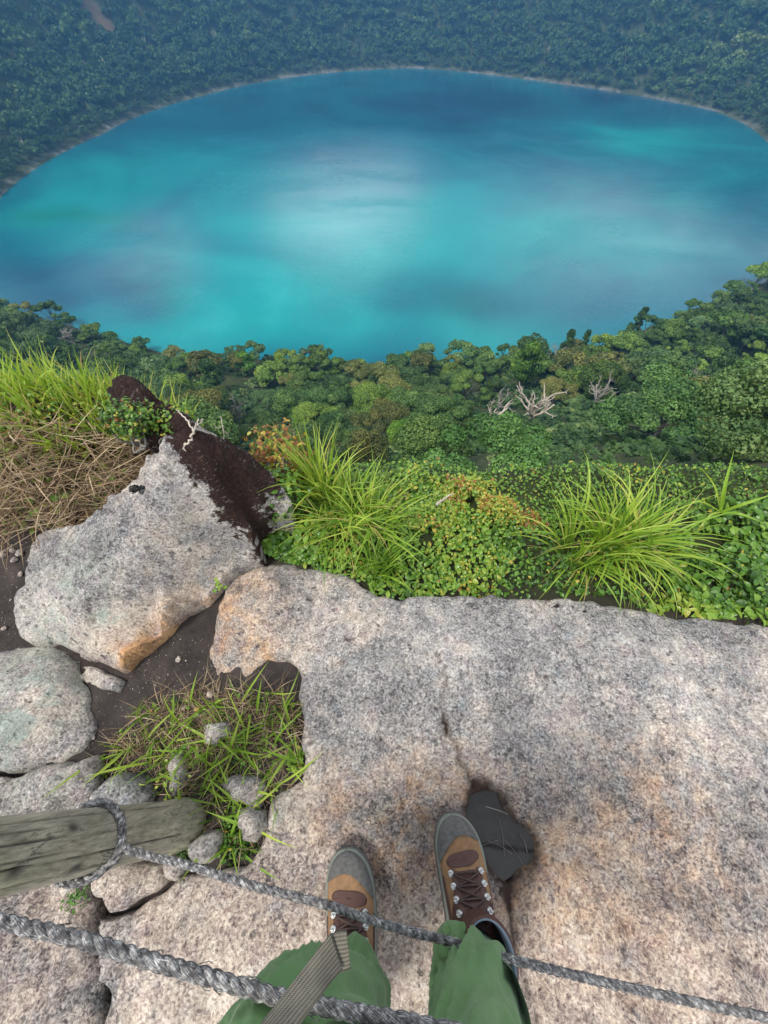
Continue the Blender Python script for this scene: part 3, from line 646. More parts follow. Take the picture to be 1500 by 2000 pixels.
def loop_round(z, tilt, a0, a1, r=0.0590, n=40):
    c = post_at(z); a = np.linspace(a0, a1, n)
    return np.stack([c[0] + r * np.cos(a) + 0 * a, c[1] + r * np.sin(a), z + tilt * np.cos(a) + 0.006 * np.sin(2 * a)], 1)
ru = catmull([W(*q) for q in ((243, 1658, .235), (300, 1674, .236), (360, 1688, .238), (500, 1731, .243), (640, 1768, .25), (720, 1796, .255), (800, 1819, .255), (860, 1834, .25), (930, 1853, .245), (1000, 1874, .245), (1200, 1923, .245), (1500, 1988, .24), (1750, 2040, .24))] + [np.array([1.5, -.40, .24]), np.array([2.4, -.52, .25])], 14)
mb = MB(); lp = loop_round(.245, -0.012, -2 * math.pi - 0.3, -0.2)
rope_mesh(mb, np.vstack([lp]), .0074); rope_mesh(mb, np.vstack([loop_round(.245, -.012, -0.55, -0.12, .064, 8)[::1], ru[2:]]), .0066, .040)
tag(mb.build('rope', M['rope']), 'lower grey twisted rope tied round the post and running past the left boot', 'rope')
rl = catmull([W(*q) for q in ((-300, 1738, .6), (-150, 1768, .6), (0, 1799, .6), (150, 1833, .598), (300, 1878, .597), (400, 1906, .596), (540, 1946, .596), (650, 1969, .596), (740, 1987, .598), (830, 2004, .6), (1000, 2040, .6), (1300, 2090, .6), (1800, 2160, .6))] + [np.array([1.2, -.34, .6]), np.array([2.4, -.50, .62])], 12)
mb = MB(); rope_mesh(mb, loop_round(.6, -.01, -2 * math.pi - .3, -.2)); rope_mesh(mb, rl, .0070, .042)
tag(mb.build('rope', M['rope']), 'upper thick grey twisted rope passing behind the strap and over the left trouser leg', 'rope')

# ------------------------------------------------------------------ the hiker: trousers and boots seen from above
def mat_simple(name, col, rough=0.7, nscale=60, var=0.15, bump=0.3, bd=0.002, spec=0.4):
    m, t, b = material(name, rough); n = t.noise(nscale, 5, 0.65, t.objc()); n2 = t.noise(nscale / 9, 3, 0.6, t.objc())
    f = t.mapr(t.math('ADD', t.math('MULTIPLY', n, .6), t.math('MULTIPLY', n2, .4)), 0.3, 0.7, 1 - var, 1 + var)
    c = t.n('ShaderNodeVectorMath', operation='SCALE'); c.inputs[0].default_value = col; t.put(c, 'Scale', f)
    t.put(b, 'Base Color', c.outputs[0]); b.inputs['Specular IOR Level'].default_value = spec
    t.put(b, 'Normal', t.bump(n, bump, bd)); return m
M['nubuck'] = mat_simple('tan_nubuck', (.235, .135, .068), 0.85, 70, .38, .4); M['brown'] = mat_simple('dark_brown_leather', (.075, .034, .026), 0.6, 90, .2, .3)
M['rubber'] = mat_simple('grey_rubber', (.115, .112, .106), 0.85, 110, .45, .6, .003, .2); M['rand'] = mat_simple('green_grey_rubber', (.17, .185, .155), .7, 80, .25, .4)
M['steel'] = mat_simple('hook_steel', (.58, .58, .57), .35, 30, .05, .05); M['steel'].node_tree.nodes['Principled BSDF'].inputs['Metallic'].default_value = .65
M['lace'] = mat_simple('lace_cord', (.06, .035, .03), .7, 240, .6, .5); M['lining'] = mat_simple('pale_blue_lining', (.36, .42, .58), .9, 120, .15, .4)
M['insole'] = mat_simple('dark_insole', (.02, .02, .025), .9)
def mat_cloth():
    m, t, b = material('green_trouser_cloth', 0.82); o = t.objc(); n = t.noise(8, 4, 0.6, o); wv = t.noise(700, 2, 0.5, o); st = t.noise(24, 3, .5, t.scale(o, (1, 1, .5)), .6)
    c = t.ramp(n, [(0.3, (.094, .190, .066)), (0.7, (.124, .240, .086))]); t.put(b, 'Base Color', c); b.inputs['Specular IOR Level'].default_value = .25
    b.inputs['Sheen Weight'].default_value = .15; t.put(b, 'Normal', t.bump(t.math('ADD', t.math('MULTIPLY', st, 1.0), t.math('MULTIPLY', wv, .03)), .4, .02)); return m
person = empty('person', (0.05, -0.35, 0.0), 'person in green trousers and brown hiking boots standing on the slab, seen from above', 'person')
def child(o, parent):                                  # world-space mesh under its thing
    o.parent = parent; o.matrix_parent_inverse.identity()
    return o
PO = np.array([0.05, -0.35, 0.0])
def leg(mb, rings, seed, skew=0.0, n=96):
    rg = np.array(rings); z = np.linspace(rg[0, 0], rg[-1, 0], 260)
    from_ = [np.interp(z, rg[:, 0], rg[:, i]) for i in range(1, 5)]
    ker = np.hanning(17); ker /= ker.sum(); cx, cy, rx, ry = [np.convolve(np.pad(q, 8, mode='edge'), ker, 'valid') for q in from_]
    a = np.arange(n) / n * 2 * math.pi; Z, A = np.meshgrid(z, a, indexing='ij')
    ca, sa = np.cos(A), np.sin(A)
    wr = (.3 + .7 * sstep(0, .06, Z - rg[0, 0])) * 0.0075 * fbm(ca * 1.4 + seed, sa * 1.4, Z * 7 + ca * 1.2, 3, seed) 
    rdg = 1 - np.abs(fbm(ca * 1.1 + 5, sa * 1.1 + seed, Z * 6.5 + ca * 1.8 + sa, 2, seed + 7)); wr = wr + 0.022 * (rdg - 0.7) * sstep(-.005, .05, Z - rg[0, 0]) * (0.55 + 0.9 * np.exp(-((Z - rg[0, 0] - .05) / .09) ** 2) + 0.5 * np.exp(-((Z - .48) / .1) ** 2))
    crease = np.exp(-((A - math.pi / 2) / .10) ** 2); wr = wr + 0.004 * crease
    z0 = rg[0, 0]; hem = 0.006 * np.sin(A * 2 + seed) + 0.008 * np.sin(A * 3 + seed * 2)
    Zz = Z + (hem - 0.018 * sa) * np.exp(-((Z - z0) / .05) ** 2)
    wr = wr + 0.0022 * sstep(z0 + .024, z0 + .021, Z)     # stitched hem
    X = cx[:, None] + (rx[:, None] + wr) * ca; Y = cy[:, None] + (ry[:, None] + wr) * sa
    Y = Y + skew * ca * np.exp(-((Z - z0) / .07) ** 2)
    v = np.stack([X, Y, Zz], -1)
    inner = np.stack([cx[0] + (rx[0] - .004 + wr[0]) * ca[0], cy[0] + (ry[0] - .004 + wr[0]) * sa[0], Zz[0]], -1)
    inn2 = inner.copy(); inn2[:, 2] += .12
    v = np.concatenate([inn2[None], inner[None], v]).reshape(-1, 3) - PO
    mb.add(v, grid_faces(262, n, True))
mb = MB()
leg(mb, [(.135, -.058, -.352, .058, .064), (.2, -.056, -.35, .062, .070), (.26, -.064, -.345, .068, .076), (.34, -.080, -.325, .078, .085), (.44, -.095, -.305, .094, .098), (.54, -.105, -.30, .102, .105), (.70, -.10, -.35, .102, .108), (.86, -.085, -.385, .10, .12)], 3)
leg(mb, [(.158, .160, -.330, .066, .066), (.2, .158, -.328, .068, .068), (.28, .146, -.325, .068, .072), (.38, .122, -.338, .067, .076), (.47, .106, -.338, .067, .080), (.56, .10, -.34, .074, .085), (.70, .092, -.365, .09, .10), (.86, .085, -.39, .10, .12)], 8, -.026)
zz = np.linspace(.80, 1.0, 24); a = np.arange(72) / 72 * 2 * math.pi; Z, A = np.meshgrid(zz, a, indexing='ij'); k = np.clip((Z - .8) / .1, 0, 1)
px_ = .172 * np.sqrt(np.clip(1 - (1 - k) ** 2 * .8, 0, 1)) * (1 - .15 * np.clip((Z - .9) / .1, 0, 1)); py_ = .122 * np.sqrt(np.clip(1 - (1 - k) ** 2 * .8, 0, 1))
px_[-1] *= .01; py_[-1] *= .01; px_[0] *= .01; py_[0] *= .01
mb.add(np.stack([px_ * np.cos(A), -.388 + py_ * np.sin(A), Z], -1).reshape(-1, 3) - PO, grid_faces(24, 72, True))
child(mb.build('trousers', mat_cloth()), person)

BL = 0.302
def bw(t):
    t = np.asarray(t, float); w = np.interp(t, [0, .25, .38, .55, .75, .9, 1], [.0495, .0500, .0495, .046, .043, .041, .041])
    w = np.where(t < .27, w * np.sqrt(np.clip(1 - np.clip(1 - t / .27, 0, 1) ** 2.3, 0, 1)), w); return np.where(t > .86, w * np.sqrt(np.clip(1 - ((t - .86) / .14) ** 2, 0, 1)), w)
def bc(t): return np.interp(t, [0, .03, .08, .14, .20, .26, .33, .40, .47, .54, .92, 1.0], [.045, .056, .063, .067, .070, .076, .088, .103, .119, .128, .122, .10])
def make_boot(shaft, side):
    root = bpy.data.objects.new('boot', None); link(root, person)
    def bend(t): return 0.010 * np.sin(np.clip(t, 0, 1) * math.pi) - 0.004
    def surf(t, ph, off=0.0):
        t = np.asarray(t, float); ph = np.asarray(ph, float)
        w_, c = bw(t), bc(t); zb = 0.030
        x = w_ * np.sign(np.cos(ph)) * np.abs(np.cos(ph)) ** 0.80; z = zb + (c - zb) * np.abs(np.sin(ph)) ** 0.72
        n = np.stack([np.cos(ph) * .6, np.clip(.5 - t * 3, -.3, .5), np.sin(ph)], -1); n /= np.linalg.norm(n, axis=-1)[..., None]
        return np.stack([x + bend(t), -t * BL, z], -1) + n * off
    def patch(name, T, PH, off, mat, par=root):
        m, n = T.shape; top = surf(T, PH, off); low = surf(T, PH, -.004)
        P = top.copy(); V = P.reshape(-1, 3); Fq = grid_faces(m, n)
        # rim: a border ring sunk under the surface so the piece has a thickness
        rim = np.concatenate([np.arange(n), np.arange(1, m) * n + n - 1, (m - 1) * n + np.arange(n - 2, -1, -1), np.arange(m - 2, 0, -1) * n])
        b = len(V); V2 = low.reshape(-1, 3)[rim]; q = np.arange(len(rim)); r2 = (q + 1) % len(rim)
        Fr = np.stack([rim[q], b + q, b + r2, rim[r2]], 1)
        return obj(name, make_mesh(name, np.vstack([V, V2]), np.vstack([Fq, Fr]), mat, True), par)
    t = np.concatenate([[0.002, .006, .015], np.linspace(.03, 1.0, 70)]); ph = np.linspace(0, math.pi, 41); T, PH = np.meshgrid(t, ph, indexing='ij')
    V = surf(T, PH).reshape(-1, 3); V[:, 2] += 0.0016 * fbm(V[:, 0] * 60, V[:, 1] * 60, 0, 3, 5) * (V[:, 2] > .04)
    obj('upper', make_mesh('upper', V, grid_faces(len(t), 41), M['nubuck'], True), root)
    # sole and rand
    ts = np.concatenate([1 - np.cos(np.linspace(0, math.pi / 2, 22)), ]) * .3; ts = np.concatenate([ts, np.linspace(.31, .86, 26), .86 + .14 * np.sin(np.linspace(.05, math.pi / 2, 14))])
    def outline(ex): 
        wv = bw(ts) ; L = np.stack([-(wv + ex) + bend(ts), -ts * BL], 1); Rr = np.stack([(wv + ex) + bend(ts), -ts * BL], 1)[::-1]
        o = np.vstack([L, Rr]); c = np.array([0.003, -BL / 2]); o[:, 1] = c[1] + (o[:, 1] - c[1]) * (1 + ex / (BL / 2)); return o
    def ringstack(name, prof, mat):
        vs = [np.column_stack([outline(e), np.full(2 * len(ts), z)]) for e, z in prof]; n = 2 * len(ts)
        return obj(name, make_mesh(name, np.concatenate(vs), grid_faces(len(prof), n, True), mat, True), root)
    ringstack('sole', [(-.04, -.004), (.0025, -.004), (.005, .002), (.0052, .02), (.003, .024), (-.004, .025)], M['rubber'])
    ringstack('rand', [(.001, .024), (.0042, .025), (.0045, .036), (.003, .041), (-.004, .043)], M['rand'])
    # grey rubber toe cap with a swept edge
    u = np.concatenate([[.004, .012, .03, .06], np.linspace(.1, 1, 24)])[:, None]; ph = np.linspace(0.02, math.pi - .02, 41)[None]
    te = .115 + .10 * np.abs(np.cos(ph)) ** 1.6 + side * .05 * np.cos(ph); patch('toe_cap', u * te, ph + 0 * u, .0022, M['rubber'])
    # kidney-shaped dark patch on the vamp
    rr_ = np.linspace(0, 1, 9)[:, None]; a = np.linspace(0, 2 * math.pi, 41)[None]
    rad = 1 + .10 * np.cos(2 * a) - .10 * np.sin(3 * a)
    tt = .232 + .042 * rr_ * rad * np.sin(a) + .014 * np.cos(a) ** 2 * rr_ ** 2 - side * .014 * np.cos(a) * rr_; pp = math.pi / 2 + .66 * rr_ * rad * np.cos(a); patch('vamp_patch', tt + 0 * a, pp + 0 * tt, .0018, M['brown'])
    T, PH = np.meshgrid(np.linspace(.295, .60, 20), np.linspace(math.pi / 2 - .42, math.pi / 2 + .42, 20), indexing='ij'); patch('tongue', T, PH, .0012, M['brown'])
    for s in (-1, 1):
        T, Q = np.meshgrid(np.linspace(.285, .62, 24), np.linspace(0, 1, 10), indexing='ij'); inn = .30 + .1 * np.exp(-((T - .285) / .04) ** 2); outr = .62 + .5 * sstep(.36, .55, T)
        patch('eyestay', T, math.pi / 2 + s * (inn + (outr - inn) * Q), .0026, M['brown'])
        T, Q = np.meshgrid(np.linspace(.33, .66, 20), np.linspace(0, 1, 10), indexing='ij'); patch('side_panel', T, math.pi / 2 + s * (1.14 + .20 * Q + .1 * sstep(.33, .66, T)), .002, M['brown'])
    rows = (.30, .36, .42, .48)
    lace = MB()
    hookp = {}
    for i, tr in enumerate(rows):
        for s in (-1, 1):
            p0 = surf(tr, math.pi / 2 + s * .46, .004); p1 = surf(tr + .002, math.pi / 2 + s * .72, .005); hookp[i, s] = surf(tr, math.pi / 2 + s * .44, .0075)
            hb = MB()
            d = (p1 - p0); d /= np.linalg.norm(d); al = np.array([0, 1.0, 0]); up = np.cross(d, al); up *= np.sign(up[2]); a = np.arange(16) / 16 * 2 * math.pi
            L = np.linalg.norm(p1 - p0) * .5; mid = (p0 + p1) / 2
            prof = np.stack([np.cos(a) * L, np.sin(a) * .0058 * (1 + .35 * np.cos(a) * -s * 0 + .25 * np.cos(a))], 1)
            ring = lambda sc_, h: mid + (prof[:, :1] * sc_) * d + (prof[:, 1:] * sc_) * al + up * h
            hb.add(np.vstack([ring(1, -.003), ring(1, .0012), ring(.8, .0022), ring(.42, .0024), ring(.38, .001), ring(.01, .001)]), grid_faces(6, 16, True))
            v, f = tube(catmull([mid - d * .002 + up * .002, mid - d * .003 + up * .006, mid + d * .003 + up * .0065], 5), .0016, 8); hb.add(v, f)
            hb.build('lace_hook', M['steel'], root)
    def cord(pts, r=.0021, per=8):
        v, f = tube(catmull(pts, per), r, 8); lace.add(v, f)
    for i in range(len(rows)):
        a, b = hookp[i, -1], hookp[i, 1]; cord([a, (a + b) / 2 + np.array([0, .002, .004]), b])
        if i < len(rows) - 1:
            for s in (-1, 1):
                a, b = hookp[i, s], hookp[i + 1, -s]; cord([a, (a + b) / 2 + np.array([0, 0, .005 + .0025 * (s > 0)]), b])
    if shaft:                                              # bow and loose ends
        kn = surf(.500, math.pi / 2, .010)
        cord([hookp[3, -1], kn + [-.008, .004, 0], kn + [.004, 0, .002], hookp[3, 1]])
        for q in ([(0, 0, 0), (.014, .008, .008), (.026, .002, .004), (.018, -.008, .002), (0, 0, .002)], [(0, 0, 0), (-.014, -.002, .008), (-.03, -.016, .002), (-.022, -.024, -.002), (0, -.002, .002)],
                  [(0, 0, 0), (-.014, .0, .006), (-.028, -.008, -.004), (-.036, -.03, -.016)], [(0, 0, 0), (.012, .012, .006), (.03, .022, -.006), (.036, .012, -.012)]):
            cord([kn + np.array(p) for p in q])
    lace.build('laces', M['lace'], root)
    # padded collar with a pale lining
    zc = .172; cyc = -BL * .665; a = np.arange(48) / 48 * 2 * math.pi
    def ring(rx, ry, z, tilt=.0, dx=0): return np.stack([.002 + dx + rx * np.cos(a), cyc + ry * np.sin(a), z + tilt * np.sin(a)], 1)
    dx = .010 if shaft else 0
    outer = [ring(.044, .062, .085), ring(.046, .063, .125, .004, dx * .4), ring(.049, .064, zc - .018, .006, dx), ring(.051, .066, zc - .006, .006, dx), ring(.049, .064, zc, .006, dx), ring(.046, .061, zc + .001, .006, dx)]
    obj('collar', make_mesh('collar', np.vstack(outer), grid_faces(len(outer), 48, True), M['brown'], True), root)
    inn = [ring(.0465, .0615, zc + .0012, .006, dx), ring(.043, .058, zc - .001, .006, dx), ring(.041, .056, zc - .02, .006, dx), ring(.039, .053, zc - .035, 0, dx)]
    obj('lining', make_mesh('lining', np.vstack(inn), grid_faces(len(inn), 48, True), M['lining'], True), root)
    inn = [ring(.039, .053, zc - .034, 0, dx), ring(.035, .048, .09), ring(.001, .001, .085)]
    obj('insole', make_mesh('insole', np.vstack(inn), grid_faces(len(inn), 48, True), M['insole'], True), root)
    return root
bL = make_boot(False, 1); bL.location = W(682, 1660, .03) - PO; bL.location.z = 0.004; bL.rotation_euler = (0, 0, R(3))
bR = make_boot(True, -1); bR.location = W(885, 1592, .03) - PO; bR.location.z = 0.004; bR.rotation_euler = (0, 0, R(4))
bL['label'] = 'left hiking boot half hidden by the trouser cuff'; bR['label'] = 'right hiking boot with bow, open collar and pale lining'

# webbing strap hanging down in front of the hiker
def build_strap():
    m, t, b = material('webbing', 0.8); uv = t.attr('ropeuv', 'Vector'); s_ = t.n('ShaderNodeSeparateXYZ', x0=uv)
    rib = t.math('SINE', t.math('MULTIPLY', s_.outputs[1], 2 * math.pi * 9)); fine = t.math('SINE', t.math('MULTIPLY', s_.outputs[0], 2 * math.pi * 900))
    n = t.noise(90, 4, .7, t.objc()); v = t.math('ADD', t.math('MULTIPLY', rib, .35), t.math('MULTIPLY', fine, .15)); v = t.math('ADD', v, n)
    t.put(b, 'Base Color', t.ramp(t.math('ADD', t.math('MULTIPLY', v, .5), .25), [(0.2, (.05, .045, .034)), (.5, (.125, .113, .086)), (.8, (.20, .185, .145))])); t.put(b, 'Normal', t.bump(v, .6, .0012))
    def ribbon(Lp, Rp, th, per=10):
        a, b = catmull(Lp, per), catmull(Rp, per); mid = (a + b) / 2; Lv = np.concatenate([[0], np.cumsum(np.linalg.norm(np.diff(mid, axis=0), axis=1))])
        tt = np.gradient(mid, axis=0); nn = np.cross(tt, b - a); nn /= np.linalg.norm(nn, axis=1)[:, None]; nn *= np.sign(nn[:, 2:3] + 1e-9)
        q = [(k, 1) for k in np.linspace(0, 1, 9)] + [(k, -1) for k in np.linspace(1, 0, 9)]; sag = 0.0022
        v = np.stack([a + (b - a) * k + nn * (th * .5 * s_ + sag * math.sin(k * math.pi) * np.sin(Lv * 30)[:, None]) for k, s_ in q], 1)
        uv = np.stack([np.stack([Lv, np.full_like(Lv, k), 0 * Lv], 1) for k, s_ in q], 1); n = len(q)
        v = np.concatenate([v[:1].mean(1, keepdims=True).repeat(n, 1), v, v[-1:].mean(1, keepdims=True).repeat(n, 1)]); uv = np.concatenate([uv[:1], uv, uv[-1:]])
        mb = MB(); mb.v.append(v.reshape(-1, 3)); mb.f.append(grid_faces(len(v), n, True)); mb.n = n * len(v); mb.a['ropeuv'] = [uv.reshape(-1, 3)]; return mb
    o = ribbon([WD(300, 2260, .205), WD(430, 2095, .23), WD(510, 2000, .25), WD(575, 1914, .265), WD(615, 1862, .276), WD(646, 1824, .284)], [WD(440, 2290, .20), WD(535, 2085, .226), WD(588, 1998, .246), WD(632, 1938, .262), WD(652, 1912, .272), WD(668, 1893, .28)], .0018).build('strap', m)
    tag(o, 'olive grey ribbed webbing strap dangling over the left trouser leg', 'strap')
    ribbon([WD(644, 1826, .2865), WD(656, 1822, .2860), WD(668, 1820, .2862), WD(677, 1819, .2866)], [WD(662, 1896, .2835), WD(670, 1896, .2830), WD(678, 1894, .2832), WD(685, 1890, .2838)], .0018, 6).build('folded_end', m, o)
build_strap()

# ------------------------------------------------------------------ grasses and ground cover
def hit_near(px, py):
    d = ray(px, py); ts = np.linspace(.4, 5, 2500); P = d[None] * ts[:, None]; z = P[:, 2] + CAMZ; g = gz(P[:, 0], P[:, 1])
    k = np.argmax(z < g) if (z < g).any() else len(ts) - 1
    return np.array([P[k, 0], P[k, 1], g[k]])
def blades(base, az, lean, droop, length, width, tint, seg=7, twist=None):
    """curved tapering blades with a mid fold; returns verts, faces, tint"""
    N = len(base); k = np.arange(seg + 1) / seg
    th = lean[:, None] + droop[:, None] * k[None] ** 1.4
    hx, hy = np.cos(az), np.sin(az); st = length[:, None] / seg
    dr = np.cumsum(np.concatenate([np.zeros((N, 1)), np.sin(th[:, :-1]) * st], 1), 1); dz = np.cumsum(np.concatenate([np.zeros((N, 1)), np.cos(th[:, :-1]) * st], 1), 1)
    if twist is None: twist = rng.normal(0, .25, N)
    sw = twist[:, None] * (k[None] ** 2) * length[:, None] * .5
    c = np.stack([base[:, 0:1] + hx[:, None] * dr - hy[:, None] * sw, base[:, 1:2] + hy[:, None] * dr + hx[:, None] * sw, base[:, 2:3] + dz], -1)
    wd = width[:, None] * np.clip((1 - k[None] ** 2.2) * (.55 + .9 * k[None] * (1 - k[None]) * 2), .03, 1)
    side = np.stack([-hy, hx, 0 * hx], 1)[:, None, :] * np.ones((1, seg + 1, 1)); rot = rng.normal(0, .7, N)[:, None, None]
    nrm = np.stack([-np.cos(th) * hx[:, None], -np.cos(th) * hy[:, None], np.sin(th)], -1)
    sd_ = side * np.cos(rot) + nrm * np.sin(rot); fold = (nrm * np.cos(rot) - side * np.sin(rot)) * .28
    v = np.stack([c - sd_ * wd[..., None] * .5 + fold * wd[..., None] * .5, c, c + sd_ * wd[..., None] * .5 + fold * wd[..., None] * .5], 2)   # N,seg+1,3,3
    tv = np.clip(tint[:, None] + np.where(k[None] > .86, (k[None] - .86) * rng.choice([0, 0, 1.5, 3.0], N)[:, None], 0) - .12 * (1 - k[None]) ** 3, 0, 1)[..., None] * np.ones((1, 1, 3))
    f = grid_faces(seg + 1, 3); F = (f[None] + (np.arange(N) * (seg + 1) * 3)[:, None, None]).reshape(-1, 4)
    return v.reshape(-1, 3), F, tv.ravel()
def leaves(pos, nrm, dirn, length, width, tint, cup=.25):
    N = len(pos); nrm = nrm / np.linalg.norm(nrm, axis=1)[:, None]; dirn = dirn - nrm * (dirn * nrm).sum(1)[:, None]; dirn /= np.linalg.norm(dirn, axis=1)[:, None] + 1e-9; sdv = np.cross(nrm, dirn)
    ks = np.array([0, .22, .5, .78, 1.0]); ws = np.array([.06, .40, .5, .32, .02]); dr = np.array([0, .05, .05, -.02, -.14])
    c = pos[:, None] + dirn[:, None] * (ks * 1.0)[None, :, None] * length[:, None, None] + nrm[:, None] * dr[None, :, None] * length[:, None, None]
    o = sdv[:, None] * ws[None, :, None] * width[:, None, None]; l = nrm[:, None] * (ws * cup)[None, :, None] * width[:, None, None]
    v = np.stack([c - o + l, c, c + o + l], 2); f = grid_faces(5, 3); F = (f[None] + (np.arange(N) * 15)[:, None, None]).reshape(-1, 4)
    return v.reshape(-1, 3), F, np.repeat(tint, 15)
def veg(name, parts, mat, label, cat, kind=None, group=None):
    mb = MB()
    for v, f, t in parts: mb.add(v, f, tint=t)
    o = mb.build(name, mat, None, False); return tag(o, label, cat, group, kind)
U = lambda a, b, n: rng.uniform(a, b, n)
def tussock(centres, n, spread, L, lean, droop, width, tint, azb=None, azs=6.3, seg=8):
    c = np.array(centres)[rng.integers(0, len(centres), n)]; ang = U(0, 6.283, n); r = spread * np.sqrt(U(0, 1, n))
    b = c + np.stack([r * np.cos(ang), r * np.sin(ang), 0 * r], 1); az = ang + rng.normal(0, .5, n) if azb is None else azb + U(-azs / 2, azs / 2, n)
    return blades(b, az, U(*lean, n), U(*droop, n), U(*L, n), U(*width, n), np.clip(rng.normal(tint[0], tint[1], n), 0, 1), seg)

# right-hand tussock: wide arching clump
c1 = hit_near(1180, 1075); c1[2] += .03; c2 = hit_near(1120, 1085); c3 = hit_near(1245, 1080); cs = [c1, c1, c2, c3]
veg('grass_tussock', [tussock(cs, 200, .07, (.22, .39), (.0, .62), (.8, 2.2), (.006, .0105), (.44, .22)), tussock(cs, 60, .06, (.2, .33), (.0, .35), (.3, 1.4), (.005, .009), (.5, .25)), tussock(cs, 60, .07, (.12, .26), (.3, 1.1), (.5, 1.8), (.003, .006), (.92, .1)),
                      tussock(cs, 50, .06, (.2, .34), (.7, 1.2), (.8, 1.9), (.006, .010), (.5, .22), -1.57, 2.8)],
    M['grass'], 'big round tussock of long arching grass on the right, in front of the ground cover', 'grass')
# tall leafy sprig at the right edge
s1 = hit_near(1400, 1015); s1[2] += .10
def arcs(spec, base):
    P = []
    for px, py, dep, w_, ti, mx, my in spec:
        e = WD(px, py, dep); m_ = WD(mx, my, dep * .99); p = catmull([base, m_, e], 6); n = len(p); t, N, B = frames(p); k = np.linspace(0, 1, n); wd = w_ * np.clip((1 - k ** 2.4) * (.5 + 1.4 * k * (1 - k) * 1.5), .04, 1)
        view = np.array([0, 0, CAMZ]) - p; view /= np.linalg.norm(view, axis=1)[:, None]; sdv = np.cross(t, view); sdv /= np.linalg.norm(sdv, axis=1)[:, None]; sdv = sdv * .8 + view * .4
        v = np.stack([p - sdv * wd[:, None] * .5 + view * wd[:, None] * .12, p, p + sdv * wd[:, None] * .5 + view * wd[:, None] * .12], 1).reshape(-1, 3); P.append((v, grid_faces(n, 3), np.clip(np.repeat(ti + .45 * np.clip(k - .85, 0, 1) * 3, 3), 0, 1)))
    return P
dp = float((s1 - [0, 0, CAMZ]) @ np.array([0, cp, -sp]))
s0 = WD(1408, 1000, dp)
veg('grass_sprig', arcs([(1434, 878, dp * .97, .016, .42, 1416, 950), (1368, 912, dp, .008, .6, 1396, 950), (1520, 962, dp * .95, .015, .45, 1460, 982), (1360, 1040, dp * .97, .010, .72, 1385, 1008), (1500, 1026, dp * .96, .012, .4, 1450, 1005), (1330, 985, dp * .98, .008, .5, 1370, 980)], s0), M['grass'],
    'tall sprig of a few broad grass blades standing alone at the right edge', 'grass')
# centre tussocks
c1 = hit_near(640, 985); c1[2] += .05; veg('grass_tussock', [tussock([c1, hit_near(622, 970) + [0, 0, .05]], 70, .035, (.22, .37), (-.05, .30), (.2, 1.3), (.006, .010), (.50, .22)), tussock([c1], 25, .04, (.18, .3), (.3, .8), (.5, 1.5), (.005, .009), (.5, .2))],
    M['grass'], 'tall upright grass tussock beside the mossy face of the boulder', 'grass')
cc = [hit_near(690, 1010) + [0, 0, .06], hit_near(720, 1040) + [0, 0, .06], hit_near(660, 1040) + [0, 0, .05]]
veg('grass_tussock', [tussock(cc, 150, .08, (.12, .27), (.1, .9), (.6, 2.0), (.004, .0075), (.46, .24)), tussock(cc, 40, .08, (.10, .2), (.3, 1.2), (.5, 1.8), (.003, .005), (.93, .1)), tussock(cc, 40, .05, (.16, .28), (.6, 1.1), (.6, 1.5), (.005, .008), (.5, .2), -1.57, 2.6)],
    M['grass'], 'loose fine-bladed tussock spilling towards the slab left of the middle', 'grass')
c1 = [hit_near(745, 1100) + [0, 0, .03], hit_near(770, 1110) + [0, 0, .03], hit_near(730, 1125) + [0, 0, .02]]
veg('grass_tussock', [tussock(c1, 80, .03, (.10, .22), (.1, .9), (.3, 1.4), (.004, .007), (.25, .15))], M['grass'], 'small darker green grass tuft hanging at the slab edge left of the middle', 'grass')
# little cover function: leaves over a cushion on the ground
def cover(n, poly, hgt, size, tint, ratio=(.5, .75), jitter=.55, face=(0, -.35, 1), clump=9.0, cut=-1.0):
    P = np.array([q[1:3] if q[0] == 'w' else hit_near(*q)[:2] for q in poly]); x = U(P[:, 0].min(), P[:, 0].max(), n * 4); y = U(P[:, 1].min(), P[:, 1].max(), n * 4); k = inside(x, y, P) & (fbm(x * clump, y * clump, 4, 2, 6) > cut); x, y = x[k][:n], y[k][:n]; m = len(x)
    h = hgt * (.7 + .6 * fbm(x * clump, y * clump, 0, 2, 31)) ; z = gz(x, y) + np.clip(h, .006, 1) * np.sqrt(U(.12, 1, m)); nr = np.array(face)[None] + rng.normal(0, jitter, (m, 3)); nr[:, 2] = np.abs(nr[:, 2]) + .1
    L = U(*size, m) * (.75 + .35 * rng.random(m)); tn = np.clip(rng.normal(tint[0], tint[1], m) + .16 * fbm(x * 7, y * 7, 2, 2, 9), 0, 1)
    return leaves(np.stack([x, y, z], 1), nr, rng.normal(0, 1, (m, 3)), L, L * U(*ratio, m), tn)
A = [(515, 1075), (520, 1020), (560, 985), (640, 960), (760, 930), (900, 950), (1010, 985), (1010, 1080), (960, 1172), (850, 1172), (745, 1172), (690, 1135), (610, 1112)]
veg('ground_cover', [cover(5200, A, .075, (.012, .024), (.52, .14)), cover(900, A, .085, (.010, .018), (.78, .10)), cover(900, [(515, 1090), (515, 1010), (570, 1000), (650, 1060), (640, 1110)], .10, (.018, .032), (.42, .12)),
                     cover(1500, [(740, 1060), (800, 940), (960, 950), (990, 1020), (860, 1040)], .09, (.010, .018), (.78, .11)), cover(700, [(900, 1000), (940, 975), (1040, 1000), (1060, 1040), (960, 1040)], .09, (.010, .016), (.93, .07))],
    M['cover'], 'bright green and yellow small-leaved ground cover along the slab edge in the middle', 'ground cover', 'stuff')
B = [(960, 1172), (985, 1040), (1060, 1000), (1250, 985), (1400, 985), (1540, 975), (1760, 990), (1760, 1215), (1500, 1208), (1380, 1200), (1260, 1190), (1150, 1172)]
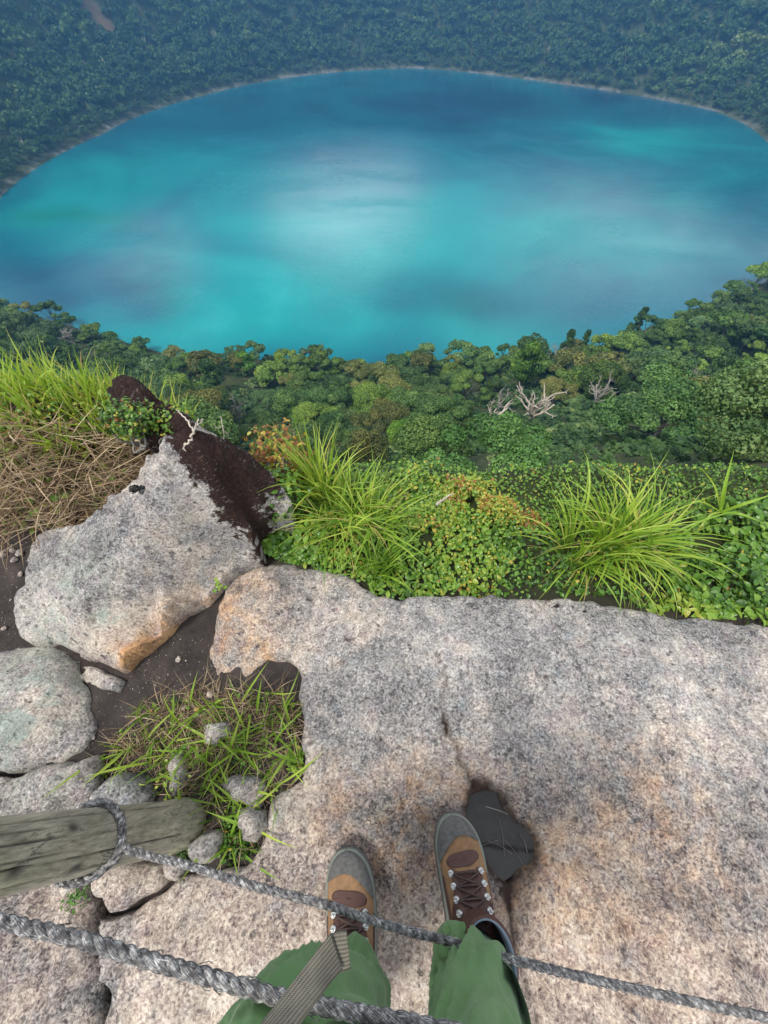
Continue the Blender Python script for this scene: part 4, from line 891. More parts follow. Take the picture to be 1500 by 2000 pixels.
veg('ground_cover', [cover(5200, B, .09, (.010, .021), (.26, .15)), cover(2300, [(1290, 1180), (1300, 1060), (1400, 1000), (1560, 985), (1760, 1000), (1760, 1200), (1400, 1190)], .11, (.018, .034), (.27, .13), (.6, .85)), cover(260, B, .1, (.010, .016), (.93, .08))],
    M['cover'], 'darker green heart-leaved ground cover behind the slab on the right', 'ground cover', 'stuff')
LIPS = [('w', -.5, .74), ('w', -.45, 1.04), ('w', .4, 1.06), ('w', 2.4, 1.08), ('w', 2.4, .72), ('w', .6, .70)]
veg('ground_cover', [cover(7000, LIPS, .065, (.010, .019), (.34, .18)), cover(700, LIPS, .07, (.010, .018), (.80, .10))], M['cover'], 'mixed green and yellowish cover on the outer lip of the cliff behind the tussocks', 'ground cover', 'stuff')
veg('ground_cover', [cover(620, [(1270, 1202), (1290, 1172), (1380, 1168), (1500, 1172), (1760, 1190), (1760, 1240), (1500, 1218), (1400, 1213)], .06, (.022, .040), (.56, .07), (.38, .55), .5)], M['cover'],
    'lime green broad-leaved plants along the slab edge at the far right', 'ground cover', 'stuff')
# left mound: yellow-green grass on top, dry straw hanging on its near face
G = [('w', -2.1, .80), ('w', -1.9, 1.25), ('w', -1.4, 1.32), ('w', -1.0, 1.28), ('w', -.78, 1.16), ('w', -.72, .98), ('w', -.95, .84), ('w', -1.3, .76), ('w', -1.7, .72), ('w', -2.1, .7)]
def on_mound(n, poly, lift=0.0):
    P = np.array([q[1:3] if q[0] == 'w' else hit_near(*q)[:2] for q in poly]); x = U(P[:, 0].min(), P[:, 0].max(), n * 5); y = U(P[:, 1].min(), P[:, 1].max(), n * 5); k = inside(x, y, P); x, y = x[k][:n], y[k][:n]
    return np.stack([x, y, gz(x, y) + lift], 1)
b = on_mound(1500, G); n = len(b)
g1 = blades(b, U(0, 6.28, n), U(.0, .55, n), U(.1, 1.1, n), U(.07, .19, n), U(.005, .010, n), np.clip(rng.normal(.58, .2, n), 0, 1))
b = on_mound(420, [('w', -1.3, .95), ('w', -1.2, 1.28), ('w', -.85, 1.2), ('w', -.7, 1.0), ('w', -.9, .9)]); n = len(b); g2 = blades(b, U(0, 6.28, n), U(0, .5, n), U(.1, .9, n), U(.1, .24, n), U(.004, .008, n), np.clip(rng.normal(.62, .2, n), 0, 1))
veg('grass', [g1, g2], M['grass'], 'yellow green grass on top of the mound at the left edge', 'grass', 'stuff')
S = [('w', -2.0, .64), ('w', -2.1, .82), ('w', -1.3, .86), ('w', -.9, .90), ('w', -.66, .92), ('w', -.62, .85), ('w', -.70, .74), ('w', -.80, .66), ('w', -.95, .63), ('w', -1.2, .64)]
b = on_mound(4200, S, .012); n = len(b); b[:, 2] += U(0, .08, n)
st = blades(b, U(0, 6.28, n), U(.9, 1.75, n), U(-.5, .9, n), U(.06, .22, n), U(.0018, .0048, n), np.clip(rng.normal(.55, .27, n), 0, 1), 6, rng.normal(0, .6, n))
veg('dry_grass', [st], M['straw'], 'tangle of dry brown grass stems on the near face of the left mound', 'dry grass', 'stuff')
def cover_l(n, poly, hgt, size, tint, **k): return cover(n, poly, hgt, size, tint, **k)
veg('ground_cover', [cover(2600, G, .08, (.012, .026), (.6, .16)), cover(800, S, .08, (.014, .034), (.62, .16)), cover(700, S, .06, (.008, .016), (.95, .06)), cover(700, [('w', -1.3, .9), ('w', -1.1, 1.15), ('w', -.75, 1.1), ('w', -.66, .9), ('w', -.9, .82)], .07, (.008, .016), (.95, .06)), cover(400, [('w', -.95, .85), ('w', -.9, 1.1), ('w', -.7, 1.1), ('w', -.62, .88)], .1, (.01, .018), (.6, .2))],
    M['cover'], 'pale green and reddish leaves scattered over the left mound', 'ground cover', 'stuff')
# patch of grass between post, boulder and slab
Q = [(190, 1500), (250, 1400), (330, 1370), (440, 1370), (520, 1340), (580, 1370), (590, 1470), (580, 1530), (525, 1570), (515, 1640), (470, 1690), (420, 1680), (400, 1600), (330, 1560), (230, 1530)]
b = on_mound(190, Q, .0); n = len(b); q1 = blades(b, U(0, 6.28, n), U(.2, 1.2, n), U(.1, 1.2, n), U(.04, .12, n), U(.0045, .0075, n), np.clip(rng.normal(.35, .2, n), 0, 1), 6)
b = on_mound(60, Q, .01); n = len(b); q3 = blades(b, U(0, 6.28, n), U(.7, 1.3, n), U(.0, .5, n), U(.10, .17, n), U(.006, .010, n), np.clip(rng.normal(.5, .16, n), 0, 1), 6)
b = on_mound(330, Q, .0); n = len(b); q2 = blades(b, U(0, 6.28, n), U(.2, .9, n), U(.1, 1.0, n), U(.03, .07, n), U(.002, .004, n), np.clip(rng.normal(.12, .1, n), 0, 1), 5)
veg('grass', [q1, q2, q3], M['grass'], 'patch of short green grass growing in the soil between post and slab', 'grass', 'stuff')
Q2 = [(190, 1500), (280, 1370), (420, 1340), (560, 1350), (590, 1420), (480, 1500), (300, 1480)]
b = on_mound(700, Q2, .004); n = len(b); b2 = on_mound(500, Q, .004); b = np.vstack([b, b2]); n = len(b)
veg('dry_grass', [blades(b, U(0, 6.28, n), U(.9, 1.6, n), U(-.4, .8, n), U(.03, .11, n), U(.0012, .0026, n), np.clip(rng.normal(.55, .25, n), 0, 1), 5, rng.normal(0, .6, n))], M['straw'], 'fine dry brown grass stems lying in the short grass patch', 'dry grass', 'stuff')
veg('ground_cover', [cover(330, [(500, 1600), (505, 1660), (450, 1690), (420, 1670), (440, 1600)], .02, (.006, .012), (.25, .1)), cover(130, [(345, 1640), (372, 1640), (372, 1690), (345, 1690)], .02, (.005, .009), (.2, .1)), cover(120, [(560, 1470), (595, 1460), (590, 1510), (565, 1500)], .02, (.008, .014), (.55, .1)), cover(160, Q, .03, (.008, .016), (.5, .2)), cover(40, [(1080, 1180), (1090, 1170), (1100, 1180), (1090, 1185)], .01, (.005, .008), (.5, .1))],
    M['cover'], 'tiny green leaves low in the short grass patch', 'ground cover', 'stuff')
p = W(155, 1745, .01); m_ = 90; veg('moss_tuft', [leaves(p + np.stack([rng.normal(0, .012, m_), rng.normal(0, .014, m_), U(0, .02, m_)], 1), np.array([0, 0, 1]) + rng.normal(0, .5, (m_, 3)), rng.normal(0, 1, (m_, 3)), U(.005, .01, m_), U(.003, .006, m_), U(.1, .4, m_))], M['cover'], 'small dark green moss tuft in the crack below the post', 'moss')
p = W(434, 1150, .03); m_ = 12; veg('seedling', [leaves(p + np.stack([rng.normal(0, .006, m_), rng.normal(0, .012, m_), U(0, .03, m_)], 1), np.array([0, -.4, 1]) + rng.normal(0, .4, (m_, 3)), rng.normal(0, 1, (m_, 3)), U(.010, .018, m_), U(.007, .012, m_), U(.5, .7, m_))], M['cover'], 'tiny green seedling in the cleft between boulder and slab', 'plant')
# brownish shrub beyond the boulder
def shrub(name, px, py, dep, rad, n, size, tint, label):
    c = WD(px, py, dep); d = rng.normal(0, 1, (n, 3)); d /= np.linalg.norm(d, axis=1)[:, None]; rad3 = np.array(rad); q = c + d * rad3 * (U(.55, 1.05, n) * (1 + .25 * fbm(d[:, 0] * 2.5, d[:, 1] * 2.5, d[:, 2] * 2.5, 2, 3)))[:, None]
    L = U(*size, n); root = empty(name, tuple(c - [0, 0, rad[2]]), label, 'shrub'); off = c - [0, 0, rad[2]]
    mb = MB(); v, f, t = leaves(q - off, d + rng.normal(0, .5, (n, 3)) + [0, -.2, .4], rng.normal(0, 1, (n, 3)), L, L * U(.5, .75, n), np.clip(rng.normal(tint[0], tint[1], n), 0, 1)); mb.add(v, f, tint=t); mb.build('foliage', M['cover'], root, False)
    mb = MB()
    for _ in range(14):
        e = rng.normal(0, .45, 3) * rad3; p0 = np.array([0, 0, -.02]) + rng.normal(0, .02, 3); v, f = tube(catmull([p0, (p0 + e + [0, 0, rad[2]]) / 2 + rng.normal(0, .02, 3), e + [0, 0, rad[2]]], 5), np.linspace(.005, .0015, 11), 5); mb.add(v, f)
    mb.build('stems', M['bark'], root); return root
shrub('shrub', 548, 905, 1.42, (.14, .12, .15), 1100, (.012, .022), (.985, .10), 'reddish brown small-leaved shrub between the mossy boulder face and the tall tussock')
shrub('shrub', 545, 965, 1.3, (.10, .09, .10), 500, (.016, .026), (.40, .2), 'low dark green shrub against the right side of the boulder')
shrub('shrub', 250, 818, 1.0, (.075, .05, .05), 800, (.008, .014), (.25, .4), 'dark brownish green shrub leaning over the mossy rock behind the boulder')
shrub('shrub', 340, 828, 1.06, (.075, .06, .055), 520, (.008, .014), (.40, .25), 'small olive shrub growing on the crest of the boulder')
# bleached twig on the boulder, black seed pod, pale stick, pebbles
def twig(name, chains, r0, mat, label, cat):
    mb = MB()
    for ch, a in chains:
        p = catmull(ch, 8); v, f = tube(p + 0.0015 * rng.normal(0, 1, p.shape), np.linspace(a * .75, a * .28, len(p)), 7); mb.add(v, f)
    return tag(mb.build(name, M[mat]), label, cat)
d0 = 1.0
twig('branch', [([WD(350, 868, 1.01), WD(366, 866, .985), WD(376, 850, .98), WD(381, 835, .98), WD(387, 818, .985)], .0055), ([WD(378, 845, .98), WD(370, 828, .99), WD(352, 806, 1.0), WD(345, 800, 1.0)], .0035), ([WD(383, 832, .98), WD(392, 826, .99), WD(396, 818, .99)], .0025), ([WD(366, 866, .985), WD(358, 874, .98), WD(362, 880, .975)], .003)], .005, 'deadwood', 'short bleached lichen-covered branch sticking up from the crest of the boulder', 'branch')
twig('branch', [([WD(438, 862, 1.4), WD(436, 835, 1.4), WD(431, 812, 1.42)], .003), ([WD(437, 840, 1.4), WD(445, 848, 1.4), WD(446, 858, 1.4)], .002), ([WD(436, 832, 1.4), WD(424, 836, 1.4), WD(418, 830, 1.4)], .002)], .003, 'deadwood', 'thin bare twig rising behind the mossy face of the boulder', 'branch')
twig('stick', [([WD(853, 984, 1.16), WD(868, 974, 1.16), WD(885, 964, 1.165)], .006)], .006, 'deadwood', 'short pale broken stick lying on the yellowing ground cover', 'stick')
bx = W(270, 955, .345); bz = float(boul_f(np.array([bx[0]]), np.array([bx[1]]))[0])
mb = MB(); M['black'] = mat_simple('black_droppings', (.018, .017, .018), .5, 90, .4, .5)
pp = np.array([bx[0], bx[1], bz + .006]); v, f = tube(catmull([pp + [-.018, -.006, 0], pp + [-.010, -.002, .005], pp + [0, 0, .004], pp + [.012, .004, .004], pp + [.026, .006, .002]], 8), np.interp(np.linspace(0, 1, 33), [0, .15, .35, .55, .75, 1], [.004, .010, .010, .006, .0035, .003]), 10)
mb.add(v + .0015 * rng.normal(0, 1, v.shape), f); tag(mb.build('dropping', M['black']), 'small black curled dropping on the upper left of the boulder', 'dropping')
M['pebble'] = mat_rock('pebble_rock', 11.0, .6, .2)
def pebble(px, py, r, label, i):
    q = hit_near(px, py); n, m = 16, 12; th = np.linspace(0, math.pi, m); ph = np.arange(n) / n * 2 * math.pi; T, PH = np.meshgrid(th, ph, indexing='ij')
    d = np.stack([np.sin(T) * np.cos(PH), np.sin(T) * np.sin(PH), np.cos(T)], -1); k = 1 + .22 * fbm(d[..., 0] * 1.6 + i * 3, d[..., 1] * 1.6, d[..., 2] * 1.6, 2, i)
    v = d * k[..., None] * np.array([r * 1.2, r, r * .75]); o = obj('pebble', make_mesh('pebble', v.reshape(-1, 3), grid_faces(m, n, True), M['pebble'], True)); o.location = (q[0], q[1], q[2] + r * .4); o.rotation_euler = (0, 0, i * 1.3)
    return tag(o, label, 'pebble', 'pale pebbles on the dark soil at the left')
for i, (px, py, r, lab) in enumerate(((8, 1083, .014, 'ochre pebble at the very left of the dark soil by the boulder'), (42, 1080, .012, 'tall cream pebble next to the boulder, upper right of its cluster'), (27, 1076, .009, 'small white pebble between the ochre and the tall cream one'), (30, 1094, .010, 'rounded white pebble just under the cream pebble cluster'),
                                     (42, 1122, .008, 'white pebble alone in the middle of the dark soil left of the boulder'), (10, 1228, .007, 'white pebble on the soil above the greenish rock'), (22, 1172, .004, 'tiny white pebble halfway down the dark soil at the left edge'), (183, 1441, .006, 'white pebble on the soil right of the greenish rock'), (160, 1456, .004, 'tiny white pebble close to the greenish rock'),
                                     (411, 1357, .009, 'pinkish pebble at the tip of the slab above the grass patch'), (362, 1382, .007, 'cream pebble at the upper edge of the grass patch'), (349, 1288, .008, 'reddish pebble on the soil between boulder and slab'))): pebble(px, py, r, lab, i)
gp = []; mbg = MB()
for (x0, y0, x1, y1, n) in ((0, 1050, 60, 1240, 70), (250, 1230, 420, 1360, 150), (170, 1340, 260, 1480, 60)):
    for _ in range(n):
        q = hit_near(rng.uniform(x0, x1), rng.uniform(y0, y1)); r = rng.uniform(.0008, .0026); d = np.array([[1, 0, 0], [0, 1, 0], [-1, 0, 0], [0, -1, 0]]) * r * rng.uniform(.7, 1.3, (4, 1))
        v = np.vstack([d + q, d * .55 + q + [0, 0, r * .9]]); mbg.add(v, [[0, 1, 5, 4], [1, 2, 6, 5], [2, 3, 7, 6], [3, 0, 4, 7], [4, 5, 6, 7]])
tag(mbg.build('gravel', M['pebble'], None, False), 'fine pale grit sprinkled on the dark soil around the boulder', 'gravel', None, 'stuff')
# pine needles afloat on the puddle
for i, (a, b, lab) in enumerate((((948, 1575), (1010, 1600), 'long pale needle floating at the top of the puddle'), ((950, 1640), (1000, 1668), 'pale needle lying across the left of the puddle'), ((975, 1600), (985, 1672), 'dark upright needle in the middle of the puddle'), ((1015, 1630), (1030, 1665), 'reddish needle at the right of the puddle'), ((935, 1655), (975, 1640), 'short pale needle near the boot in the puddle'), ((985, 1640), (1022, 1690), 'thin pale needle at the lower right of the puddle'))):
    p0, p1 = W(*a, -.0181), W(*b, -.0181); mb = MB(); v, f = tube(catmull([p0, (p0 + p1) / 2 + [.003, .002, 0], p1], 6), .0005 if i != 3 else .0010, 5); mb.add(v, f)
    tag(mb.build('pine_needle', M['bark'] if i != 0 else M['deadwood']), lab, 'needle', 'needles floating on the puddle')

# ------------------------------------------------------------------ trees
def crown_mesh(name, kind, seed, nq, mat, ls=1.0):
    r = np.random.default_rng(seed); H = 1.0; blobs = []
    if kind == 'dome':
        for _ in range(26):
            a, q = r.uniform(0, 6.283), math.sqrt(r.uniform(0, 1)); blobs.append((q * .40 * math.cos(a), q * .40 * math.sin(a), .48 + .34 * (1 - q * q) + r.uniform(-.10, .07), r.uniform(.08, .19)))
    elif kind == 'spread':
        for _ in range(24):
            a, q = r.uniform(0, 6.283), math.sqrt(r.uniform(0, 1)); blobs.append((q * .58 * math.cos(a), q * .52 * math.sin(a), .60 + .20 * (1 - q * q) + r.uniform(-.12, .06), r.uniform(.08, .17)))
    elif kind == 'tall':
        for _ in range(20):
            h = r.uniform(.3, .95); a = r.uniform(0, 6.283); q = (1 - abs(h - .55) * 1.5) * .30 * math.sqrt(r.uniform(0, 1)); blobs.append((q * math.cos(a), q * math.sin(a), h, r.uniform(.09, .16)))
    elif kind == 'layer':
        for h in np.linspace(.28, .95, 8):
            for _ in range(4):
                a = r.uniform(0, 6.283); q = .36 * (1.08 - h) * r.uniform(.5, 1.2); blobs.append((q * math.cos(a), q * math.sin(a), h + r.uniform(-.03, .03), r.uniform(.06, .12)))
    else:                                              # open crown with gaps
        for _ in range(17):
            a, q = r.uniform(0, 6.283), math.sqrt(r.uniform(.1, 1)); blobs.append((q * .5 * math.cos(a), q * .5 * math.sin(a), .48 + .42 * (1 - q * q) + r.uniform(-.1, .08), r.uniform(.07, .14)))
    B = np.array(blobs); wgt = B[:, 3] ** 2; which = r.choice(len(B), nq, p=wgt / wgt.sum()); d = r.normal(0, 1, (nq, 3)); d[:, 2] = d[:, 2] * .8 + .25; d /= np.linalg.norm(d, axis=1)[:, None]
    c = B[which, :3] + d * (B[which, 3] * r.uniform(.72, 1.08, nq))[:, None] * np.array([1.1, 1.1, .72])
    nn = d + r.normal(0, .55, (nq, 3)); nn /= np.linalg.norm(nn, axis=1)[:, None]; a1 = np.cross(nn, r.normal(0, 1, (nq, 3))); a1 /= np.linalg.norm(a1, axis=1)[:, None]; a2 = np.cross(nn, a1)
    s = (r.uniform(.55, 1.25, nq) * .052 * ls * math.sqrt(2200 / nq))[:, None]; asp = r.uniform(.55, 1, nq)[:, None]
    v = np.stack([c - a1 * s, c - a2 * s * asp * .8 + nn * s * .15, c + a1 * s, c + a2 * s * asp * .8 - nn * s * .1], 1).reshape(-1, 3)
    bt = r.uniform(-.22, .22, len(B)); t = np.clip(.47 + bt[which] + r.normal(0, .13, nq), 0, 1)
    return make_mesh(name, v, np.arange(nq * 4).reshape(-1, 4), mat, False, dict(tint=np.repeat(t, 4))), B
def trunk_mesh(B, seed, mat):
    r = np.random.default_rng(seed); mb = MB(); top = B[:, 2].max() * .75
    p = catmull([(0, 0, -.12), (r.normal(0, .01), r.normal(0, .01), .15), (r.normal(0, .02), r.normal(0, .02), .38), (r.normal(0, .03), r.normal(0, .03), top)], 5); v, f = tube(p, np.linspace(.028, .008, len(p)), 7); mb.add(v, f)
    for b in B[r.choice(len(B), min(9, len(B)), False)]:
        k = r.uniform(.35, .75); s = p[int(k * (len(p) - 1))]; e = b[:3]; v, f = tube(catmull([s, (s + e) / 2 + [0, 0, -.03], e], 4), np.linspace(.012, .004, 9), 5); mb.add(v, f)
    return make_mesh('trunk', np.concatenate(mb.v), np.concatenate(mb.f), mat, True)
KINDS = ['dome', 'dome', 'spread', 'spread', 'tall', 'layer', 'open', 'open']
PROTO = []
for i, k in enumerate(KINDS):
    cm, B = crown_mesh('crown', k, 100 + i, 5200, M['crown']); fm, _ = crown_mesh('crown', k, 100 + i, 16000, M['crown'], .86); PROTO.append((k, cm, trunk_mesh(B, 200 + i, M['bark']), fm))

def in_view(x, y, z, m=0.06):
    P = np.stack([x, y, z - CAMZ], -1); dep = P @ np.array([0, cp, -sp]); u = P[..., 0] / dep * F; v = (P @ np.array([0, sp, cp])) / dep * F
    return 750 + u, 1000 - v, dep
# near slope: scatter by dart throwing, nearest first
def scatter(n, smin, smax, spacing_fn, xr, yr, seed):
    r = np.random.default_rng(seed); x = r.uniform(*xr, n); y = r.uniform(*yr, n); s = shore_s(x, y); k = (s > smin) & (s < smax); x, y = x[k], y[k]
    px, py, dep = in_view(x, y, gz(x, y) + 4); k = (dep > 8) & (px > -480) & (px < 1980) & (py > -260) & (py < 1100); return x[k], y[k], px[k], py[k], dep[k]
x, y, px, py, dep = scatter(60000, 3, S_LIP - 8, None, (-330, 330), (8, 330), 5)
k = (y < 190 + .25 * np.abs(x)) & (np.hypot(x, y) > 34) & (py > 430); x, y, px, py = x[k], y[k], px[k], py[k]
# leave the grassy clearing on the right open
clear = (np.exp(-((px - 1310) / 110) ** 2 - ((py - 880) / 38) ** 2) > .6)
x, y = x[~clear], y[~clear]
near_t = []; cell = {}
order = np.random.default_rng(3).permutation(len(x))
for i in order:
    d0 = math.hypot(x[i], y[i]); sp_ = 5.6 + 3.6 * min(1, d0 / 80.0); ci, cj = int(x[i] // 8), int(y[i] // 8); ok = True
    for a in (-1, 0, 1):
        for b in (-1, 0, 1):
            for q in cell.get((ci + a, cj + b), ()):
                if (q[0] - x[i]) ** 2 + (q[1] - y[i]) ** 2 < sp_ * sp_: ok = False; break
            if not ok: break
        if not ok: break
    if ok: cell.setdefault((ci, cj), []).append((x[i], y[i])); near_t.append((x[i], y[i]))
near_t = np.array(near_t)
# keep open what the particular trees need to be seen, as they are in the photograph
DEAD = ((1032, 822, 75, 72), (950, 856, 70, 66), (972, 798, 40, 45), (1155, 790, 60, 50), (468, 815, 45, 45), (152, 672, 30, 40), (788, 870, 50, 45), (1262, 842, 95, 60), (1318, 770, 35, 40), (1012, 770, 40, 45), (948, 980, 70, 40), (485, 728, 40, 30))
qx, qy, qd = in_view(near_t[:, 0], near_t[:, 1], gz(near_t[:, 0], near_t[:, 1]) + 3.5); keep = np.ones(len(near_t), bool)
for a, b, c, d in DEAD: keep &= ~((np.abs(qx - a) < c) & (qy > b - d * .45) & (qy < b + d * 1.7))
near_t = near_t[keep]; nz = gz(near_t[:, 0], near_t[:, 1])
npx, npy, ndep = in_view(near_t[:, 0], near_t[:, 1], nz + 4); vis = (npx > -60) & (npx < 1560)
rank = np.argsort(np.hypot(near_t[:, 0], near_t[:, 1]) + np.where(vis, 0, 1000)); SINGLE = rank[:282]; REST = rank[282:]
print('near trees', len(near_t))
COL = [((1.0, 1.0, 1.0), 'mid green'), ((.72, .82, .80), 'dark green'), ((1.45, 1.35, .9), 'light green'), ((.98, 1.02, 1.28), 'grey green'), ((1.5, .98, 1.0), 'brownish green'), ((.9, .95, .62), 'olive green')]
CP = [.24, .22, .14, .18, .11, .11]
SHAPE = dict(dome='dome-crowned', spread='flat-topped spreading', tall='tall narrow', layer='layered pointed', open='thin open-crowned')
tr = np.random.default_rng(21)
FIX = []                                               # particular trees seen in the photograph
def place_tree(i, pos, h, wid, rotz, col, label, group='forest trees on the slope below the cliff'):
    kind, cm, tm, fm = PROTO[i]; cm = fm if math.hypot(pos[0], pos[1]) < 125 else cm; root = empty('tree', pos, label, 'tree', group); root.rotation_euler = (tr.normal(0, .05), tr.normal(0, .05), rotz); root.scale = (wid, wid, h)
    for nm, me in (('trunk', tm), ('crown', cm)):
        o = bpy.data.objects.new(nm, me); link(o, root); o.color = tuple(col) + (1,)
    return root
KP = [.2, .17, .16, .14, .05, .06, .12, .10]
for j in SINGLE:
    x_, y_ = near_t[j]; z_ = nz[j]; d0 = math.hypot(x_, y_); i = tr.choice(8, p=KP); ci = tr.choice(6, p=CP); i = i % 5 if d0 < 62 else i
    h = (6.0 + 5.4 * min(1, d0 / 85)) * tr.uniform(.66, 1.25) * (.8 if float(shore_s(x_, y_)) < 30 else 1); wid = h * tr.uniform(.95, 1.3) * (1.05 if KINDS[i] in ('dome', 'spread', 'open') else .9)
    side = 'left of the middle' if npx[j] < 500 else ('near the right edge' if npx[j] > 1100 else 'in the middle'); band = 'just below the cliff edge' if npy[j] > 850 else ('halfway down the slope' if npy[j] > 740 else 'close to the lake shore')
    sz = 'small ' if h < 8.8 else ('big ' if h > 13.5 else ''); col = np.array(COL[ci][0]) * tr.uniform(.68, 1.32) * np.array([tr.uniform(.94, 1.06), 1, tr.uniform(.9, 1.1)])
    place_tree(i, (x_, y_, z_ - .3), h, wid, tr.uniform(0, 6.28), col, f'{sz}{COL[ci][1]} {SHAPE[KINDS[i]]} tree {band} {side}')
def ground_px(px, py): return hit_ground(px, py, 8.0)
for px_, py_, i, h, wd_, col, lab in ((788, 872, 0, 8.5, 9.0, (1.55, 1.75, .75), 'round bright yellow green tree in the middle of the forest'), (1130, 690, 5, 11, 7.5, (.75, .85, .75), 'dark conifer standing up at the shore, right one of two'), (1098, 696, 5, 12.5, 9, (.75, .85, .75), 'dark conifer standing up at the shore, left one of two'),
                                      (1012, 768, 4, 20, 14, (1.0, 1.15, .6), 'tall olive green tree above the white dead trees'), (1225, 660, 5, 14, 10, (.6, .72, .66), 'leaning dark pointed tree at the right shoreline'), (1262, 868, 3, 14, 18, (.95, 1.12, 1.1), 'big pale green spreading tree right of the white dead trees'), (948, 958, 2, 5.0, 6.2, (.9, 1.15, 1.12), 'grey green leafy tree just below the cliff edge between the tussocks'),
                                      (1470, 560, 0, 15, 16, (1.6, 1.6, .8), 'pale yellow green tree at the top of the right spur'), (485, 728, 1, 10, 9, (1.1, 1.45, .8), 'bright green bushy tree left of the middle of the forest')):
    q = ground_px(px_, py_); place_tree(i, (q[0], q[1], q[2] - .3), h, wd_, 1.0 + px_, col, lab)

M['greywood'] = mat_bark('grey_dead_wood', (.16, .14, .12), (.36, .33, .29))
def dead_tree(name, px, py, h, seed, label, group=None, lean=0.0, fine=3, mat='greywood'):
    r = np.random.default_rng(seed); q = ground_px(px, py); mb = MB(); mt = MB()
    def limb(p, d, L, rad, tgt, bend=.14, n=5):
        pts = [np.array(p, float)]
        for k in range(n):
            d = d + r.normal(0, bend, 3) + np.array([0, 0, .03]); d = d / np.linalg.norm(d); pts.append(pts[-1] + d * L / n)
        pts = np.array(pts); c = catmull(pts, 3); v, f = tube(c, np.linspace(rad, rad * .5, len(c)), 7); tgt.add(v, f); return pts, d
    tp, td = limb((0, 0, -.4), np.array([lean, 0, 1.0]), h * .34, h * .045, mt, .06)
    nl = int(r.integers(5, 7)); a0 = r.uniform(0, 6.28)
    for q_ in range(nl):
        az = a0 + q_ * 6.283 / nl + r.normal(0, .3); po = r.uniform(.35, .95) if q_ else .12; d = np.array([math.sin(po) * math.cos(az), math.sin(po) * math.sin(az), math.cos(po)])
        lp_, ld = limb(tp[r.integers(3, 6)], d, h * r.uniform(.34, .48), h * .026, mb)
        for k in range(2 if fine < 3 else 4):
            s0 = lp_[r.integers(2, 6)]; d2 = ld * .8 + r.normal(0, .5, 3); d2[2] = abs(d2[2]) * .8 + .1; d2 /= np.linalg.norm(d2); sp__, sd2 = limb(s0, d2, h * r.uniform(.14, .26), h * .013, mb)
            for _ in range(3):
                d3 = sd2 + r.normal(0, .6, 3); d3[2] = abs(d3[2]) * .7; d3 /= np.linalg.norm(d3); limb(sp__[r.integers(2, 6)], d3, h * r.uniform(.06, .13), h * .007, mb, .2, 3)
    root = empty(name, tuple(q), label, 'tree', group); mt.build('trunk', M[mat], root); mb.build('branches', M[mat], root)
dead_tree('dead_tree', 1032, 830, 16, 4, 'white dead tree with a rounded head of bare branches, right one of a pair', None, 0.0, 3, 'deadwood')
dead_tree('dead_tree', 952, 864, 14, 9, 'white dead tree with few crooked bare limbs, left one of a pair', None, -.15, 2, 'deadwood')
dead_tree('dead_tree', 972, 804, 11, 14, 'twiggy pale dead tree behind the pair of white dead trees')
dead_tree('dead_tree', 1155, 796, 12, 17, 'broad greyish dead tree right of the white pair')
dead_tree('dead_tree', 468, 815, 8, 23, 'small grey dead tree above the boulder')
dead_tree('dead_tree', 1318, 778, 12, 29, 'thin white bare tree over the big spreading tree at the right')
dead_tree('dead_tree', 152, 680, 12, 31, 'grey bare tree poking out of the forest at the left')
dead_tree('dead_tree', 620, 715, 12, 37, 'thin pale bare tree against the water at the near shore')
dead_tree('dead_tree', 1080, 712, 11, 41, 'whitish bare tree against the water right of the middle')

# the far woods: one mass, and the near-slope trees past the nearest ones
def mass(name, pos, hs, ws, tint, base_quads, label, mat):
    protos = []
    for i, k in enumerate(('dome', 'spread', 'dome', 'tall', 'open', 'spread')):
        me, _ = crown_mesh('leafmass', k, 300 + i, base_quads, None, .8); n = len(me.vertices); co = np.empty(n * 3, np.float32); me.vertices.foreach_get('co', co); tv = np.empty(n, np.float32); me.attributes['tint'].data.foreach_get('value', tv); protos.append((co.reshape(-1, 3), tv)); bpy.data.meshes.remove(me)
    r = np.random.default_rng(77); idx = r.choice(6, len(pos), p=[.26, .18, .26, .1, .08, .12]); V, T = [], []
    for k in range(6):
        q = np.where(idx == k)[0]
        if not len(q): continue
        co, tv = protos[k]; a = r.uniform(0, 6.283, len(q)); ca, sa = np.cos(a)[:, None], np.sin(a)[:, None]
        vx = (co[None, :, 0] * ca - co[None, :, 1] * sa) * ws[q][:, None] + pos[q, 0:1]; vy = (co[None, :, 0] * sa + co[None, :, 1] * ca) * ws[q][:, None] + pos[q, 1:2]; vz = co[None, :, 2] * hs[q][:, None] + pos[q, 2:3]
        V.append(np.stack([vx, vy, vz], -1).reshape(-1, 3)); T.append(np.clip(tv[None] * .55 + .12 + tint[q][:, None], 0, 1).ravel())
    V = np.concatenate(V); o = obj(name, make_mesh(name, V, np.arange(len(V)).reshape(-1, 4), mat, False, dict(tint=np.concatenate(T)))); return tag(o, label, 'forest', None, 'stuff')
ux, uy, upx, upy, ud = scatter(26000, 3, S_LIP - 12, None, (-260, 260), (8, 260), 19)
k = (uy < 175 + .25 * np.abs(ux)) & (np.hypot(ux, uy) > 12) & (upy > 560); ux, uy = ux[k][:5200], uy[k][:5200]; n = len(ux); ru = np.random.default_rng(6); uh = ru.uniform(.7, 2.6, n) * np.clip(np.hypot(ux, uy) / 60, .5, 1.2)
mass('undergrowth', np.column_stack([ux, uy, gz(ux, uy) - .3 * uh]), uh, uh * ru.uniform(1.3, 2.2, n), ru.normal(.10, .16, n), 120, 'low green and brownish undergrowth covering the slope between the trees', M['forest'])
rp = near_t[REST]; rz = nz[REST]; n = len(rp); r2 = np.random.default_rng(5)
